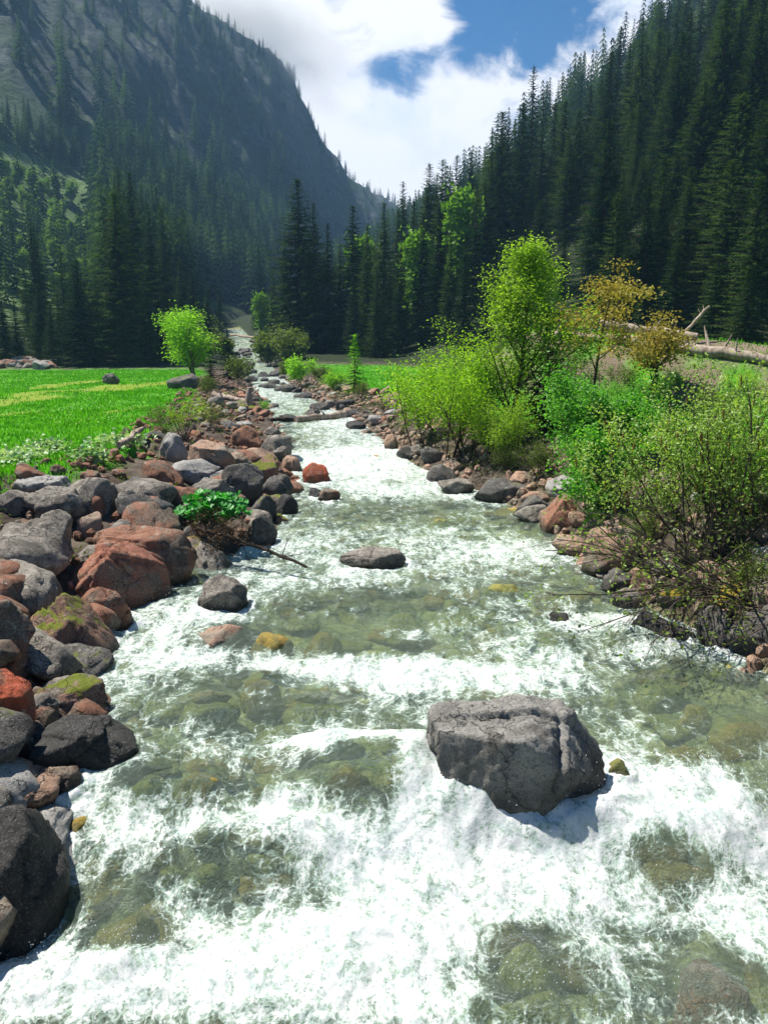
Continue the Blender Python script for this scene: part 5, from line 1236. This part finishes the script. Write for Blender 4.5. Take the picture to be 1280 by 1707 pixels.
def build_wood():
    def gpt(px, py, lift): p = hit_ground(px, py); return (p[0], p[1], p[2] + lift)
    log_between(gpt(356, 664, .18), gpt(410, 676, .18), .13, .10, MB_wood, 'pale bleached log lying on the far left bank beside the driftwood stump', seed=1)
    q = gpt(413, 682, -.1); log_between(q, (q[0] + .12, q[1], q[2] + .95), .24, .10, MB_wood, 'upright broken bleached stump at the left bank', 'broken_stump', seed=2, cat='stump')
    a, b = hit_water(492, 704), hit_water(576, 697); log_between(a + [0, 0, .10], b + [0, 0, .14], .10, .13, MB_wood, 'log lying across the stream above the upper cascade', seed=3)
    a, b = hit_water(452, 706), hit_water(500, 701); log_between(a + [0, 0, .12], b + [0, 0, .06], .06, .07, MB_dark, 'thin dark log reaching into the stream from the left bank', seed=13)
    log_between(gpt(376, 804, .38), gpt(421, 842, .30), .05, .035, MB_wood, 'thin weathered pole leaning on the boulders above the butterbur', seed=4, stubs=0)
    log_between(gpt(200, 765, .22), gpt(238, 738, .3), .06, .05, MB_wood, 'short pale log at the meadow rim beside the egg-shaped boulder', seed=5, stubs=1)
    log_between(gpt(385, 562, .3), gpt(425, 566, .3), .2, .15, MB_wood, 'pale log lying by the distant cascade', seed=6)
    # logs on the mound
    for k, (x0, y0, x1, y1, l0, l1, r, lab) in enumerate([(1000, 564, 1160, 584, .40, .36, .15, 'long weathered log topmost on the mound'), (1004, 570, 1185, 592, .13, .13, .13, 'reddish log lying below the topmost log of the mound'), (1040, 576, 1255, 606, .14, .14, .14, 'grey log sloping down the mound towards the frame edge'),
             (900, 560, 1004, 570, .10, .10, .12, 'pale log at the left end of the mound behind the ochre tree'), (1140, 590, 1320, 616, .16, .16, .18, 'thick pale log at the right end of the mound'), (1120, 584, 1178, 572, .2, 1.0, .05, 'forked dead branch sticking up from the log pile')]):
        log_between(gpt(x0, y0, l0), gpt(x1, y1, l1), r, r * .75, MB_wood, lab, 'weathered_log', 'logs on the mound', 3, 20 + k)
    # the fallen branch reaching over the water
    a = gpt(330, 925, .38); p = hit_water(511, 966); b = np.array([p[0], p[1], p[2] + .16])
    a = np.array(a); n = 10; rg = np.random.RandomState(6); pts = a + (b - a) * np.linspace(0, 1, n)[:, None] + rg.normal(size=(n, 3)) * .012
    pts[:, 2] += .05 * np.sin(np.linspace(0, 3.1, n))
    e = empty('fallen_branch', tuple(a), 0, 'dead dark branch with brown dry twigs reaching over the water from the left bank', 'branch')
    mb = MB(); mb.tube(pts - a, np.linspace(.035, .018, n), 7); o = link('stem', mb.mesh('stem', MB_dark), e)
    mb = MB(); tips = []
    for k in range(34):
        f = rg.beta(1.2, 2.2) * .95; i = int(f * (n - 1)); q = pts[i] - a
        d = np.array([rg.normal() * .6 + .2, rg.normal() * .6, rg.normal() * .5 + .35]); d /= np.linalg.norm(d); L = rg.uniform(.15, .45)
        m1 = q + d * L * .5 + rg.normal(size=3) * .03; m2 = q + d * L + rg.normal(size=3) * .05
        mb.tube([q, m1, m2], [.008, .005, .002], 4, False); tips += [m1, m2]
        for j in range(3):
            d2 = d + rg.normal(size=3) * .6; d2 /= np.linalg.norm(d2); m3 = m1 + d2 * L * .4; mb.tube([m1, (m1 + m3) / 2 + rg.normal(size=3) * .01, m3], [.004, .003, .0015], 3, False); tips.append(m3)
    link('twigs', mb.mesh('twigs', MB_dark), e)
    T = np.array(tips); T = T[T[:, 0] < (b - a)[0] * .45]; P = T[rg.randint(len(T), size=900)] + rg.normal(size=(900, 3)) * .05
    V, F = leaf_cloud(P, .06, rg, .22); link('dry_needles', make_mesh('dry_needles', V, [F], ML['dead']), e)
    # rubble at the forest edge across the meadow
    rr = random.Random(12); V, F = rock_shape(900, 3, nplanes=10); pm = [make_mesh('edge_stone', rock_shape(900 + k, 3, nplanes=10)[0], [F], MR[('grey', 'brown', 'pale')[k]], False) for k in range(3)]
    for k in range(26):
        p = hit_ground(rr.uniform(-15, 100), rr.uniform(603, 616)); s = rr.uniform(.3, .75)
        o = link('edge_stone', rr.choice(pm)); o.location = (p[0], p[1], ground_z(p[0], p[1]) + s * .25); o.scale = (s * 1.3, s, s * .7); o.rotation_euler = (rr.uniform(-.3, .3), rr.uniform(-.3, .3), rr.uniform(0, 6))
        tag(o, 'stone in the rubble heap at the far left edge of the meadow', 'stone', 'stones of the far meadow edge')
build_wood()

# ------------------------------------------------------------------ the air of the valley
def build_haze():
    bm = bmesh.new(); bmesh.ops.create_cube(bm, size=1.0)
    me = bpy.data.meshes.new('haze'); bm.to_mesh(me); bm.free()
    top = 330.0
    o = link('haze', me); o.scale = (2700, 1500, top + 8); o.location = (0, 640, (top - 8) / 2)
    N = NT('valley_air'); v = N.n('VolumePrincipled', {'Color': (.34, .62, 1.0), 'Density': HAZE, 'Anisotropy': .25})
    N.t.links.new(v.outputs[0], N.out.inputs['Volume']); me.materials.append(N.mat)
    tag(o, 'thin blue haze filling the valley air', 'haze', kind='stuff')
HAZE = 0.00032
build_haze()

def build_mist():
    u, F = ICO[4]; c = at_y(395, 20, 505)
    o = link('mist', make_mesh('mist', u, [F], [], True)); o.location = c; o.scale = (120, 60, 66); o.rotation_euler = (0, R(28), 0)
    N = NT('cloud_mist'); co = N.n('TexCoord').outputs['Object']
    rr = N.n('VectorMath', {0: co}, operation='LENGTH').outputs['Value']
    fall = N.step(rr, 1.0, .15); nz = N.noise(co, 2.6, 5, .62, .4)
    den = N.math('MULTIPLY', N.step(N.math('ADD', nz, N.math('MULTIPLY', fall, .35)), .55, .95), N.math('MULTIPLY', fall, .055))
    v = N.n('VolumePrincipled', {'Color': (1.0, 1.0, 1.0), 'Density': den, 'Anisotropy': .2}); N.t.links.new(v.outputs[0], N.out.inputs['Volume'])
    o.data.materials.append(N.mat); tag(o, 'white cloud mist drifting over the mountain ridge', 'mist', kind='stuff')
build_mist()
